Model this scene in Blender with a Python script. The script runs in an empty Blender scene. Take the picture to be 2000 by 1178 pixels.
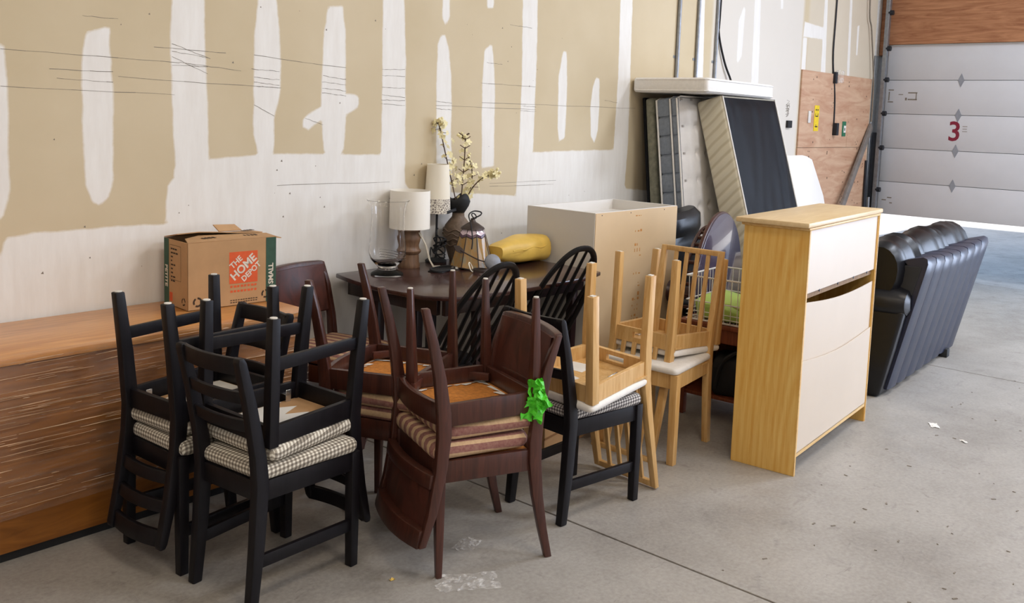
import bpy, bmesh, math, random
import numpy as np
from mathutils import Matrix, Vector, noise
from math import sin, cos, pi, radians, atan2, sqrt, hypot
random.seed(7)
S = bpy.context.scene
C = S.collection

# ------------------------------------------------------------------ camera
F_PX, YAW, PITCH, ROLL, CY, CAM_H = 1792.18, .848997, .1066095, .0340976, 418.06, 1.65
fw = Vector((sin(YAW)*cos(PITCH), cos(YAW)*cos(PITCH), -sin(PITCH)))
rt0 = Vector((cos(YAW), -sin(YAW), 0)); up0 = rt0.cross(fw)
rt = cos(ROLL)*rt0 + sin(ROLL)*up0; up = -sin(ROLL)*rt0 + cos(ROLL)*up0
cam_data = bpy.data.cameras.new('camera'); cam = bpy.data.objects.new('camera', cam_data); C.objects.link(cam)
m = Matrix((( rt.x, up.x, -fw.x, 0), (rt.y, up.y, -fw.y, 0), (rt.z, up.z, -fw.z, CAM_H), (0, 0, 0, 1)))
cam.matrix_world = m
cam_data.sensor_width = 36; cam_data.lens = F_PX/2000*36
cam_data.shift_y = (CY-589)/2000
cam_data.clip_end = 200
S.camera = cam

# ------------------------------------------------------------------ light
S.view_settings.view_transform = 'Standard'; S.view_settings.look = 'None'
S.view_settings.gamma = 1; S.view_settings.use_curve_mapping = False
S.view_settings.exposure = -0.22
world = bpy.data.worlds.new('world'); S.world = world; world.use_nodes = True
wn = world.node_tree; bg = wn.nodes['Background']
sky = wn.nodes.new('ShaderNodeTexSky'); sky.sky_type = 'NISHITA'; sky.sun_disc = False
sky.sun_elevation = radians(44); sky.sun_rotation = radians(260); sky.air_density = 1.2; sky.dust_density = 4
wn.links.new(sky.outputs['Color'], bg.inputs['Color']); bg.inputs['Strength'].default_value = .36
sd = bpy.data.lights.new('sun', 'SUN'); sd.energy = 14; sd.angle = radians(.6); sd.color = (1, .95, .88)
sun = bpy.data.objects.new('sun', sd); C.objects.link(sun)
sun.rotation_euler = Vector((.72, .12, -.72)).to_track_quat('-Z', 'Y').to_euler()
def area(name, loc, direction, sx, sy, power, col, upv='Y'):
    l = bpy.data.lights.new(name, 'AREA'); l.shape = 'RECTANGLE'; l.size = sx; l.size_y = sy
    l.energy = power; l.color = col
    o = bpy.data.objects.new(name, l); C.objects.link(o); o.location = loc
    o.rotation_euler = Vector(direction).to_track_quat('-Z', upv).to_euler()
    return o
# daylight standing in the wide open bay door further along the same wall
area('bay_and_fill_light', (10.72, -1.75, 1.55), (-1, 0, 0), 4.3, 2.9, 520, (.66, .77, 1), 'Z')
area('bay_and_fill_light', (6.8, -8.9, 1.7), (0, 1, 0), 5.0, 3.2, 80, (.66, .77, 1), 'Z')  # added cool fill before the closed side wall, no bay there
# rows of ceiling lamps
for x in (-2.5, 1.5, 5.5):
    for y in (-6.5, -3.2, .2):
        area('ceiling_lamp', (x, y, 5.3), (0, 0, -1), 1.2, .6, 58, (1, .88, .73))
for x, y in ((8.4, -.2), (8.4, -3.2), (5.0, -2.6)):  # added cool fill from above, brightens the floor more than the wall
    area('cool_overhead_fill', (x, y, 5.3), (0, 0, -1), 1.2, .6, 170, (.80, .87, 1))

# ------------------------------------------------------------------ helpers
def L(h):
    if isinstance(h, str):
        h = h.lstrip('#'); v = [int(h[i:i+2], 16)/255 for i in (0, 2, 4)]
    else: v = h
    return tuple(c/12.92 if c <= .04045 else ((c+.055)/1.055)**2.4 for c in v) + (1,)
def newmat(name):
    m = bpy.data.materials.new(name); m.use_nodes = True
    nt = m.node_tree; b = nt.nodes['Principled BSDF']
    return m, nt, b
def N(nt, typ, **kw):
    n = nt.nodes.new(typ)
    for k, v in kw.items(): setattr(n, k, v)
    return n
def coords(nt, kind='Object', scale=(1, 1, 1), rot=(0, 0, 0)):
    t = N(nt, 'ShaderNodeTexCoord'); mp = N(nt, 'ShaderNodeMapping')
    mp.inputs['Scale'].default_value = scale; mp.inputs['Rotation'].default_value = rot
    nt.links.new(t.outputs[kind], mp.inputs['Vector']); return mp.outputs['Vector']
def ramp(nt, fac, stops):
    r = N(nt, 'ShaderNodeValToRGB'); e = r.color_ramp.elements
    while len(e) < len(stops): e.new(.5)
    for el, (p, c) in zip(e, stops): el.position = p; el.color = c
    nt.links.new(fac, r.inputs['Fac']); return r.outputs['Color']
def noisetex(nt, vec, scale, detail=4, rough=.6, dist=0):
    n = N(nt, 'ShaderNodeTexNoise'); n.inputs['Scale'].default_value = scale; n.inputs['Detail'].default_value = detail
    n.inputs['Roughness'].default_value = rough; n.inputs['Distortion'].default_value = dist
    nt.links.new(vec, n.inputs['Vector']); return n.outputs['Fac']
def bump(nt, b, fac, strength, dist=.01):
    bp = N(nt, 'ShaderNodeBump'); bp.inputs['Strength'].default_value = strength; bp.inputs['Distance'].default_value = dist
    nt.links.new(fac, bp.inputs['Height']); nt.links.new(bp.outputs['Normal'], b.inputs['Normal'])
def mixc(nt, fac, a, b_, mode='MIX'):
    mx = N(nt, 'ShaderNodeMix', data_type='RGBA', blend_type=mode)
    for sock, v in ((mx.inputs[0], fac), (mx.inputs[6], a), (mx.inputs[7], b_)):
        if hasattr(v, 'is_linked'): nt.links.new(v, sock)
        else: sock.default_value = v
    return mx.outputs[2]
def math_(nt, op, a, b_=None, c=None):
    n = N(nt, 'ShaderNodeMath', operation=op)
    for i, v in enumerate((a, b_, c)):
        if v is None: continue
        if hasattr(v, 'is_linked'): nt.links.new(v, n.inputs[i])
        else: n.inputs[i].default_value = v
    return n.outputs[0]
def plain(name, col, rough=.5, metal=0, var=.12, scale=30, bmp=0, spec=.5, coat=0):
    m, nt, b = newmat(name); c = L(col)
    v = coords(nt); f = noisetex(nt, v, scale)
    lo = tuple(x*(1-var) for x in c[:3])+(1,); hi = tuple(min(1, x*(1+var)) for x in c[:3])+(1,)
    nt.links.new(ramp(nt, f, [(.3, lo), (.7, hi)]), b.inputs['Base Color'])
    b.inputs['Roughness'].default_value = rough; b.inputs['Metallic'].default_value = metal
    b.inputs['Specular IOR Level'].default_value = spec; b.inputs['Coat Weight'].default_value = coat
    if bmp: bump(nt, b, f, bmp)
    return m
def wood(name, dark, light, rough=.4, grain=(14, 14, 1.2), scale=3, dist=1.2, rings=False, bmp=.05, coat=0, spec=.5):
    m, nt, b = newmat(name)
    v = coords(nt, scale=grain); f = noisetex(nt, v, scale, 5, .62, dist)
    col = ramp(nt, f, [(.32, L(dark)), (.68, L(light))])
    if rings:
        w = N(nt, 'ShaderNodeTexWave', wave_type='RINGS', rings_direction='SPHERICAL')
        w.inputs['Scale'].default_value = 1.1; w.inputs['Distortion'].default_value = 6; w.inputs['Detail'].default_value = 3
        w.inputs['Detail Scale'].default_value = .7
        v2 = coords(nt, scale=(3, 9, 1.3)); nt.links.new(v2, w.inputs['Vector'])
        col = mixc(nt, .32, col, ramp(nt, w.outputs['Fac'], [(.1, L(dark)), (.8, L(light))]))
    nt.links.new(col, b.inputs['Base Color']); b.inputs['Roughness'].default_value = rough
    b.inputs['Coat Weight'].default_value = coat; b.inputs['Specular IOR Level'].default_value = spec
    bump(nt, b, f, bmp, .004)
    return m

class MB:
    def __init__(s): s.v = []; s.f = []
    def add(s, vs, fs):
        o = len(s.v); s.v += [tuple(x) for x in vs]; s.f += [tuple(i+o for i in f) for f in fs]; return s
    def box(s, c, d, rz=0, M=None):
        x, y, z = d[0]/2, d[1]/2, d[2]/2
        vs = [Vector((a*x, b*y, e*z)) for e in (-1, 1) for b in (-1, 1) for a in (-1, 1)]
        R = M if M is not None else Matrix.Rotation(rz, 3, 'Z')
        vs = [R @ v + Vector(c) for v in vs]
        return s.add(vs, [(0, 2, 3, 1), (4, 5, 7, 6), (0, 1, 5, 4), (2, 6, 7, 3), (0, 4, 6, 2), (1, 3, 7, 5)])
    def span(s, lo, hi):
        return s.box([(a+b)/2 for a, b in zip(lo, hi)], [abs(b-a) for a, b in zip(lo, hi)])
    def loft(s, secs, close=True, cap=True):
        n = len(secs[0]); vs = [p for q in secs for p in q]; fs = []
        for i in range(len(secs)-1):
            for j in range(n if close else n-1):
                k = (j+1) % n; fs.append((i*n+j, i*n+k, (i+1)*n+k, (i+1)*n+j))
        if cap and close:
            fs.append(tuple(range(n-1, -1, -1))); fs.append(tuple((len(secs)-1)*n+j for j in range(n)))
        return s.add(vs, fs)
    def post(s, pts, mat=None):
        """rect sections: (x,y,z,wx,wy) stacked upward"""
        return s.loft([[(x-a/2, y-b/2, z), (x+a/2, y-b/2, z), (x+a/2, y+b/2, z), (x-a/2, y+b/2, z)] for x, y, z, a, b in pts])
    def tube(s, pts, r, n=8, cap=True, closed=False):
        pts = [Vector(p) for p in pts]; secs = []; ref = None
        rr = r if isinstance(r, (list, tuple)) else [r]*len(pts)
        for i, p in enumerate(pts):
            if closed: t = pts[(i+1) % len(pts)]-pts[i-1]
            else: t = pts[min(i+1, len(pts)-1)]-pts[max(i-1, 0)]
            t = t.normalized() if t.length > 1e-9 else Vector((0, 0, 1))
            if ref is None: ref = Vector((0, 0, 1)) if abs(t.z) < .9 else Vector((1, 0, 0))
            a = (ref-t*ref.dot(t)).normalized(); b = t.cross(a); ref = a
            secs.append([p+rr[i]*(cos(2*pi*k/n)*a+sin(2*pi*k/n)*b) for k in range(n)])
        if closed: secs.append(secs[0])
        return s.loft(secs, cap=cap and not closed)
    def lathe(s, prof, c=(0, 0, 0), n=24, cap=True, seg=None):
        secs = [[(c[0]+r*cos(2*pi*k/n), c[1]+r*sin(2*pi*k/n), c[2]+z) for k in range(n)] for r, z in prof]
        return s.loft(secs, cap=cap)
    def prism(s, poly, z0, z1, M=None):
        n = len(poly); vs = [Vector((x, y, z0)) for x, y in poly]+[Vector((x, y, z1)) for x, y in poly]
        if M is not None: vs = [M @ v for v in vs]
        fs = [tuple(range(n-1, -1, -1)), tuple(range(n, 2*n))]+[(i, (i+1) % n, n+(i+1) % n, n+i) for i in range(n)]
        return s.add(vs, fs)
    def build(s, name, mat, parent=None, bev=0, smooth=True, M=None, angle=40, seg=2):
        me = bpy.data.meshes.new(name); vs = s.v if M is None else [tuple(M @ Vector(v)) for v in s.v]
        me.from_pydata(vs, [], s.f); me.validate(); me.update()
        bm = bmesh.new(); bm.from_mesh(me); bmesh.ops.recalc_face_normals(bm, faces=bm.faces)
        if bev:
            ed = [e for e in bm.edges if len(e.link_faces) == 2 and e.calc_face_angle(0) > radians(35)]
            bmesh.ops.bevel(bm, geom=ed, offset=bev, segments=seg, affect='EDGES', profile=.5, clamp_overlap=True)
        bm.to_mesh(me); bm.free()
        if smooth:
            me.shade_smooth(); me.set_sharp_from_angle(angle=radians(angle))
        o = bpy.data.objects.new(name, me)
        if isinstance(mat, (list, tuple)):
            for q in mat: me.materials.append(q)
        else: me.materials.append(mat)
        C.objects.link(o)
        if parent is not None: o.parent = parent
        return o
def tag(o, label=None, cat=None, group=None, kind=None):
    if label: o['label'] = label
    if cat: o['category'] = cat
    if group: o['group'] = group
    if kind: o['kind'] = kind
    return o
def thing(name, label, cat, loc=(0, 0, 0), rz=0, group=None):
    o = bpy.data.objects.new(name, None); o.empty_display_size = .1; C.objects.link(o)
    o.location = loc; o.rotation_euler = (0, 0, rz); return tag(o, label, cat, group)
def struct(o, label=None): return tag(o, label=label, kind='structure')
def dup(root):
    r = root.copy(); C.objects.link(r)
    for ch in [c for c in root.children]:
        k = ch.copy(); C.objects.link(k); k.parent = r
        for g in ch.children:
            q = g.copy(); C.objects.link(q); q.parent = k
    return r
def text_mesh(body, size, name, mat, parent, M, extrude=.0006, align='CENTER', sx=1, bold=0, kind=None):
    cu = bpy.data.curves.new(name, 'FONT'); cu.body = body; cu.size = size; cu.extrude = extrude
    cu.align_x = align; cu.align_y = 'CENTER'; cu.offset = bold; cu.resolution_u = 3
    t = bpy.data.objects.new(name, cu); C.objects.link(t)
    dg = bpy.context.evaluated_depsgraph_get(); me = bpy.data.meshes.new_from_object(t.evaluated_get(dg))
    bpy.data.objects.remove(t); me.materials.clear(); me.materials.append(mat)
    me.transform(M @ Matrix.Diagonal((sx, 1, 1, 1)))
    o = bpy.data.objects.new(name, me); C.objects.link(o)
    if parent is not None: o.parent = parent
    return o
def frame(o, x, y):          # matrix whose x,y axes are given, z = normal
    x = Vector(x).normalized(); y = Vector(y).normalized(); z = x.cross(y)
    return Matrix(((x.x, y.x, z.x, o[0]), (x.y, y.y, z.y, o[1]), (x.z, y.z, z.z, o[2]), (0, 0, 0, 1)))
def pillow(poly, z0, z1, edge=.02, rnd=.03, name='cushion', mat=None, parent=None, dome=.006, k=5, zcurve=0):
    """soft upholstered pad with a UV that runs over the sides"""
    pts = []
    n = len(poly)
    for i in range(n):
        p = Vector(poly[i]).to_2d(); a = Vector(poly[i-1]).to_2d(); b = Vector(poly[(i+1) % n]).to_2d()
        d1 = (a-p).normalized(); d2 = (b-p).normalized()
        p1 = p+d1*rnd; p2 = p+d2*rnd
        for t in range(k+1):
            t /= k; pts.append(p1*(1-t)**2+p*2*t*(1-t)+p2*t*t)
    c = sum(pts, Vector((0, 0)))/len(pts)
    rings = []
    h = z1-z0
    for a in (-90, -55, -20, 20, 55, 90):
        rad = radians(a); ins = edge*(1-cos(rad)); z = (z0+z1)/2+h/2*sin(rad)
        rings.append((ins, z))
    rings += [(edge*2.6, z1+dome*.6), (.09, z1+dome)]
    vs = []; 
    for ins, z in rings:
        for p in pts:
            d = p-c; l = d.length; q = c+d*max(.05, (l-ins)/l); vs.append((q.x, q.y, z))
    m_ = len(pts); fs = []
    for i in range(len(rings)-1):
        for j in range(m_):
            kx = (j+1) % m_; fs.append((i*m_+j, i*m_+kx, (i+1)*m_+kx, (i+1)*m_+j))
    fs.append(tuple(range(m_-1, -1, -1))); fs.append(tuple((len(rings)-1)*m_+j for j in range(m_)))
    me = bpy.data.meshes.new(name); me.from_pydata(vs, [], fs); me.update()
    uv = me.uv_layers.new(name='wrap')
    for pl in me.polygons:
        nx, ny, nz = pl.normal
        for li in pl.loop_indices:
            x, y, z = me.vertices[me.loops[li].vertex_index].co
            u, w = x, y
            if abs(nz) < .6:
                if abs(nx) > abs(ny): u = x+(z1-z)*(1 if nx > 0 else -1)
                else: w = y+(z1-z)*(1 if ny > 0 else -1)
            uv.data[li].uv = (u, w)
    me.shade_smooth(); o = bpy.data.objects.new(name, me); me.materials.append(mat); C.objects.link(o)
    if parent is not None: o.parent = parent
    return o

# ------------------------------------------------------------------ materials
def concrete(name, base, dark, light):
    m, nt, b = newmat(name); v = coords(nt)
    f1 = noisetex(nt, v, 1.3, 6, .62); f2 = noisetex(nt, v, 7, 6, .7, .6); f3 = noisetex(nt, v, 60, 3, .6)
    col = ramp(nt, f1, [(.3, L(dark)), (.5, L(base)), (.72, L(light))])
    col = mixc(nt, math_(nt, 'MULTIPLY', ramp(nt, f2, [(.57, (0, 0, 0, 1)), (.75, (1, 1, 1, 1))]), .6), col, L('#6f6863'))
    col = mixc(nt, .14, col, ramp(nt, f3, [(.3, L('#55504a')), (.7, L('#d0cbc4'))]))
    v2 = coords(nt, scale=(3, 9, 1), rot=(0, 0, .5))
    f4 = noisetex(nt, v2, 2.2, 8, .75, 1.5)
    col = mixc(nt, math_(nt, 'MULTIPLY', ramp(nt, f4, [(.60, (0, 0, 0, 1)), (.70, (1, 1, 1, 1))]), .5), col, L('#5f5854'))
    nt.links.new(col, b.inputs['Base Color'])
    rr = ramp(nt, f2, [(.3, (.36,)*3+(1,)), (.7, (.6,)*3+(1,))]); nt.links.new(rr, b.inputs['Roughness'])
    bump(nt, b, f3, .06, .003)
    return m
M_conc = concrete('concrete', '#99948d', '#837d76', '#a7a29b')
M_ground = concrete('yard_concrete', '#a9a6a2', '#8f8c88', '#b8b5b0')
def drywall():
    m, nt, b = newmat('drywall'); v = coords(nt)
    at = N(nt, 'ShaderNodeAttribute', attribute_name='plaster_distance'); pr = N(nt, 'ShaderNodeAttribute', attribute_name='primed')
    n1 = noisetex(nt, v, 13, 5, .6); n2 = noisetex(nt, coords(nt, scale=(3, 1, .5)), 9, 5, .6); n3 = noisetex(nt, v, 2.2, 4, .5)
    d = math_(nt, 'ADD', at.outputs['Fac'], math_(nt, 'MULTIPLY', math_(nt, 'SUBTRACT', n1, .5), .018))
    mask = N(nt, 'ShaderNodeMapRange'); mask.inputs[1].default_value = .004; mask.inputs[2].default_value = -.007
    nt.links.new(d, mask.inputs[0])
    paper = ramp(nt, n3, [(.3, L('#c3b292')), (.7, L('#cbbb9d'))])
    paper = mixc(nt, pr.outputs['Fac'], paper, L('#d8d3cc'))
    mud = ramp(nt, n2, [(.25, L('#e1ddd7')), (.75, L('#e8e5df'))])
    thin = math_(nt, 'ADD', .86, math_(nt, 'MULTIPLY', n2, .2))
    fac = math_(nt, 'MULTIPLY', mask.outputs[0], math_(nt, 'MINIMUM', thin, 1.0))
    nt.links.new(mixc(nt, fac, paper, mud), b.inputs['Base Color'])
    b.inputs['Roughness'].default_value = .85
    bp = N(nt, 'ShaderNodeBump'); bp.inputs['Strength'].default_value = .12; bp.inputs['Distance'].default_value = .004
    nt.links.new(math_(nt, 'ADD', mask.outputs[0], math_(nt, 'MULTIPLY', n2, .4)), bp.inputs['Height']); nt.links.new(bp.outputs['Normal'], b.inputs['Normal'])
    return m
M_dry = drywall()
M_scuff = plain('scuff', '#7d7468', .9)
M_paint = plain('white_paint', '#d6d3ce', .7)
M_ply = wood('plywood', '#b3876a', '#cba98c', .7, (.7, .7, 4), 2.6, 1.2, bmp=.05)
M_plyred = wood('osb_header', '#8a5636', '#b5805a', .7, (1, .8, 9), 2.4, 1.5, bmp=.05)
M_door = plain('door_white', '#cdced3', .45, 0, .03, 3)
M_galv = plain('galvanised', '#9a9ea4', .35, .8, .15, 25)
M_darkmetal = plain('dark_metal', '#2c2f36', .45, .5)
M_black = plain('black_rubber', '#17171a', .7)
M_blackwood = wood('black_brown_wood', '#0d0b0f', '#161318', .46, bmp=.03, spec=.28)
M_blackgloss = wood('worn_black_wood', '#0f0e11', '#1e1e20', .38, bmp=.1, spec=.3)
M_edgeworn = plain('worn_edge', '#75726c', .5, 0, .4, 40)
M_birch = wood('birch', '#c29455', '#d8b27a', .38, (16, 16, 1.4), 3, .8, bmp=.03)
M_maho = wood('mahogany', '#341b15', '#502b21', .33, bmp=.05)
M_maho2 = wood('mahogany_panel', '#3b2019', '#592f25', .4, (4, 4, 2), 3, 1.5, bmp=.15)
M_tabletop = wood('dark_tabletop', '#2f1c1a', '#452a26', .25, (1.2, 9, 9), 3, 1, coat=.2)
M_tabledark = wood('dark_table_wood', '#1d1215', '#33201f', .35)
M_pine = wood('pine_side', '#d19c45', '#e3bd6e', .45, (26, 26, 1.4), 2.4, .6, rings=True, bmp=.02)
M_pinetop = wood('pine_top', '#cdb083', '#dcc398', .4, (1.2, 10, 10), 3, .7, bmp=.02)
M_cream = plain('cream_hardboard', '#cbbba8', .38, 0, .03, 2)
M_trimwood = wood('trim_wood', '#c89e5c', '#dcba80', .45, (2, 12, 12), 3, .6)
M_rawwood = wood('raw_wood', '#7a5c3a', '#9b7a52', .7)
M_benchtop = wood('bench_top', '#b3743a', '#d69a5a', .3, (1.1, 9, 9), 2.5, 1.2, coat=.15)
M_benchfront = wood('bench_front', '#774616', '#9c6226', .35, (1, 7, 7), 2.2, 1.5)
M_card = plain('cardboard', '#b48d63', .85, 0, .08, 8)
M_carddark = plain('cardboard_inside', '#8a6440', .9)
M_orange = plain('orange_print', '#d65a2c', .8, 0, .08, 30)
M_green = plain('green_print', '#33503f', .8)
M_ink = plain('ink', '#3a2a1c', .9)
M_whiteink = plain('white_ink', '#d8cfbf', .9)
M_paper = plain('paper', '#dedbd5', .9, 0, .06, 6)
M_leather = plain('black_leather', '#0b0b10', .36, 0, .25, 18, .12, spec=.4)
M_bluesheen = plain('sofa_back_blue_sheen', '#141c36', .36, 0, .15, 6, .05, spec=.6)  # black leather with its blue daylight reflection put into the base colour
M_white = plain('white_laminate', '#d9d5cf', .4, 0, .03, 2)
M_whitefab = plain('white_cotton', '#e6e2dc', .9, 0, .05, 40, .1)
M_tan = plain('tan_hardboard', '#d8bb93', .7, 0, .04, 3)
M_oprint = plain('orange_stencil', '#c98d4c', .8)
M_burlap = plain('burlap', '#b8752f', .95, 0, .25, 60, .3)
M_chrome = plain('chrome', '#c9c9c9', .25, .9)
M_felt = plain('white_felt', '#d8d4cc', .9)
M_tape = plain('green_tape', '#4fc22a', .5, 0, .2, 20)
M_yellow = plain('yellow_vinyl', '#dfba58', .5, 0, .15, 6)
M_lampwood = wood('lamp_wood', '#5d4330', '#7d5e45', .5)
M_vase = plain('vase_clay', '#6a5848', .6, 0, .3, 40, .3)
M_flower = plain('orchid_cream', '#eadfae', .7, 0, .1, 30)
M_stem = plain('stem_brown', '#4a3322', .7)
M_greyfab = plain('grey_quilt', '#7d8590', .9, 0, .12, 40, .2)
M_olive = plain('olive_quilt', '#7d7c6c', .9, 0, .3, 22, .2)
M_creamquilt = None
M_boxcloth = plain('black_dust_cover', '#08090f', .5, 0, .2, 5, .15, spec=.14)
M_purple = plain('lacquered_top', '#4a4152', .16, 0, .06, 3, coat=.6)
M_redwood = wood('redwood', '#6a321b', '#8d4a2a', .5)
M_wire = plain('white_wire', '#dcd9d4', .4)
M_lime = plain('lime_bag', '#a7c25e', .6, 0, .1, 8)
M_plank = plain('weathered_wood', '#77706a', .8, 0, .25, 12, .2)
M_signyellow = plain('sign_yellow', '#e3c41c', .6)
M_signgreen = plain('sign_green', '#1f6a4a', .6)
M_maroon = plain('maroon_paint', '#7d1230', .6, 0, .05)
M_sticker = plain('grey_sticker', '#8b8e96', .6)
M_pinkstripe = None

def gingham(name, p=.0080, a='#e2ddd0', mid='#a39a8c', dk='#6f675e'):
    m, nt, b = newmat(name)
    uv = N(nt, 'ShaderNodeUVMap', uv_map='wrap'); sp = N(nt, 'ShaderNodeSeparateXYZ'); nt.links.new(uv.outputs[0], sp.inputs[0])
    def stripe(o):
        t = math_(nt, 'FRACT', math_(nt, 'MULTIPLY', math_(nt, 'ADD', o, 5.0), 1/(2*p)))
        return math_(nt, 'GREATER_THAN', t, .5)
    s = math_(nt, 'ADD', stripe(sp.outputs[0]), stripe(sp.outputs[1]))
    s = math_(nt, 'MULTIPLY', s, .5)
    nt.links.new(ramp(nt, s, [(.05, L(a)), (.5, L(mid)), (.95, L(dk))]), b.inputs['Base Color'])
    b.inputs['Roughness'].default_value = .95
    bump(nt, b, noisetex(nt, coords(nt), 400, 2), .2, .001)
    return m
M_ging = gingham('checked_cotton'); M_gingd = gingham('checked_cotton_grey', .0072, '#dcd9d4', '#8f8a88', '#4a4648')
def stripes(name):
    m, nt, b = newmat(name)
    uv = N(nt, 'ShaderNodeUVMap', uv_map='wrap'); sp = N(nt, 'ShaderNodeSeparateXYZ'); nt.links.new(uv.outputs[0], sp.inputs[0])
    t = math_(nt, 'FRACT', math_(nt, 'MULTIPLY', math_(nt, 'ADD', sp.outputs[0], 5.0), 1/.052))
    col = ramp(nt, t, [(.0, L('#c9a983')), (.44, L('#c2a27c')), (.47, L('#8a5751')), (.95, L('#7e4d49'))])
    nt.links.new(mixc(nt, .15, col, ramp(nt, noisetex(nt, coords(nt), 90, 3), [(.3, L('#5a3a35')), (.7, L('#e0c8ac'))])), b.inputs['Base Color'])
    b.inputs['Roughness'].default_value = .95
    return m
M_stripe = stripes('striped_velvet')
def quilt(name, base, line, sc=14, rot=.5):
    m, nt, b = newmat(name); v = coords(nt, scale=(1, 1, 1), rot=(rot, 0, 0))
    w = N(nt, 'ShaderNodeTexWave', wave_type='BANDS', bands_direction='Z'); w.inputs['Scale'].default_value = sc*.35; w.inputs['Distortion'].default_value = 1.2
    nt.links.new(v, w.inputs['Vector'])
    nt.links.new(ramp(nt, w.outputs['Fac'], [(.05, L(line)), (.4, L(base))]), b.inputs['Base Color']); b.inputs['Roughness'].default_value = .9
    bump(nt, b, w.outputs['Fac'], .5, .01); return m
M_creamquilt = quilt('cream_quilt', '#d2cab4', '#bfb59c')
M_tuft = plain('tuft_thread', '#a9a4a0', .9)
M_tufted = plain('white_damask', '#dcd9d6', .85, 0, .06, 9, .25)
def glass(name, col=(1, 1, 1, 1), rough=0, ior=1.28):
    m, nt, b = newmat(name); b.inputs['Base Color'].default_value = col; b.inputs['Transmission Weight'].default_value = 1
    b.inputs['Roughness'].default_value = rough; b.inputs['IOR'].default_value = ior; return m
M_glass = glass('clear_glass')
def stained(name, cols):
    m, nt, b = newmat(name); f = noisetex(nt, coords(nt, scale=(9, 9, 3)), 3, 4, .6, 1)
    nt.links.new(ramp(nt, f, [(.3, L(cols[0])), (.5, L(cols[1])), (.7, L(cols[2]))]), b.inputs['Base Color'])
    b.inputs['Roughness'].default_value = .2; return m
M_amber = stained('amber_glass', ('#9a8a62', '#a8804a', '#8d8a70')); M_lilac = stained('lilac_glass', ('#c3a8b4', '#d6c3c8', '#b79aa8')); M_plum = stained('plum_glass', ('#4a2c40', '#5b3a50', '#3d2536'))
M_lead = plain('lead_came', '#4a403c', .5, .6)
def shade_mat(name, col):
    m, nt, b = newmat(name); b.inputs['Base Color'].default_value = L(col); b.inputs['Roughness'].default_value = .9
    b.inputs['Subsurface Weight'].default_value = 0; b.inputs['Transmission Weight'].default_value = 0
    bump(nt, b, noisetex(nt, coords(nt, scale=(1, 1, .2)), 300, 2), .1, .001); return m
M_shade = shade_mat('linen_shade', '#efe9dd'); M_shade2 = shade_mat('cream_shade', '#ece4d2')
def lace():
    m, nt, b = newmat('lace_band'); v = coords(nt)
    vo = N(nt, 'ShaderNodeTexVoronoi', feature='DISTANCE_TO_EDGE'); vo.inputs['Scale'].default_value = 75; nt.links.new(v, vo.inputs['Vector'])
    nt.links.new(ramp(nt, vo.outputs['Distance'], [(.05, L('#e8e0d0')), (.16, L('#8f857c'))]), b.inputs['Base Color']); b.inputs['Roughness'].default_value = .9
    return m
M_lace = lace()
def film():
    m, nt, b = newmat('stretch_film')
    v = coords(nt, scale=(.9, 1, 42), rot=(0, radians(-1.5), 0)); f = noisetex(nt, v, 2.6, 6, .8, .2); g = noisetex(nt, coords(nt, scale=(1, 1, 3)), 2.2, 3)
    b.inputs['Base Color'].default_value = (.8, .75, .7, 1); b.inputs['Roughness'].default_value = .16
    bump(nt, b, f, .9, .012)
    tr = N(nt, 'ShaderNodeBsdfTransparent'); mx = N(nt, 'ShaderNodeMixShader')
    a = ramp(nt, f, [(.40, (.07,)*3+(1,)), (.60, (.16,)*3+(1,)), (.68, (1,)*3+(1,))])  # milky streaks paint reflected light into the film
    a = math_(nt, 'MULTIPLY', a, math_(nt, 'ADD', .25, g))
    nt.links.new(a, mx.inputs[0]); nt.links.new(tr.outputs[0], mx.inputs[1]); nt.links.new(b.outputs[0], mx.inputs[2])
    nt.links.new(mx.outputs[0], nt.nodes['Material Output'].inputs['Surface']); return m
M_film = film()
M_foldglint = plain('fold_glint', '#c8ab8e', .2, 0, .4, 12, spec=.8)
def scrapfilm():
    m, nt, b = newmat('plastic_scrap'); b.inputs['Base Color'].default_value = (.85, .83, .8, 1); b.inputs['Roughness'].default_value = .25
    tr = N(nt, 'ShaderNodeBsdfTransparent'); mx = N(nt, 'ShaderNodeMixShader')
    f = noisetex(nt, coords(nt), 30, 3)
    nt.links.new(ramp(nt, f, [(.45, (.10,)*3+(1,)), (.7, (.6,)*3+(1,))]), mx.inputs[0]); nt.links.new(tr.outputs[0], mx.inputs[1]); nt.links.new(b.outputs[0], mx.inputs[2])
    nt.links.new(mx.outputs[0], nt.nodes['Material Output'].inputs['Surface']); return m
M_scrap = scrapfilm()

# ------------------------------------------------------------------ the room
WY, DX, CEIL = 3.95, 10.8, 5.6
struct(MB().span((-5, -9, -.12), (DX, WY+.1, -.02)).build('floor', M_conc, smooth=False))
floor = bpy.data.objects['floor']
xs = [-5, 2.904, 6.735, DX]
for i in range(3):
    MB().span((xs[i]+(.004 if i else 0), -9, -.02), (xs[i+1]-(.004 if i < 2 else 0), WY+.1, 0)).build('slab', M_conc, floor, .002, seg=1)
struct(MB().span((DX+.006, -25, -.12), (60, 25, 0)).build('floor_outside', M_ground, smooth=False))
struct(MB().span((-5, -9, CEIL), (DX+.2, WY+.1, CEIL+.5)).build('ceiling', M_paint, smooth=False))
struct(MB().span((-5.1, -9, 0), (-5, WY+.1, CEIL)).build('wall_back', M_paint, smooth=False))
struct(MB().span((-5, -9.1, 0), (DX+.2, -9, CEIL)).build('wall_right', M_paint, smooth=False))
struct(MB().span((-5, WY, 0), (10.62, WY+.1, CEIL)).span((10.62, 3.955, 0), (DX+.15, 4.06, CEIL)).build('wall_left', M_paint, smooth=False))
wall_left = bpy.data.objects['wall_left']
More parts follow.
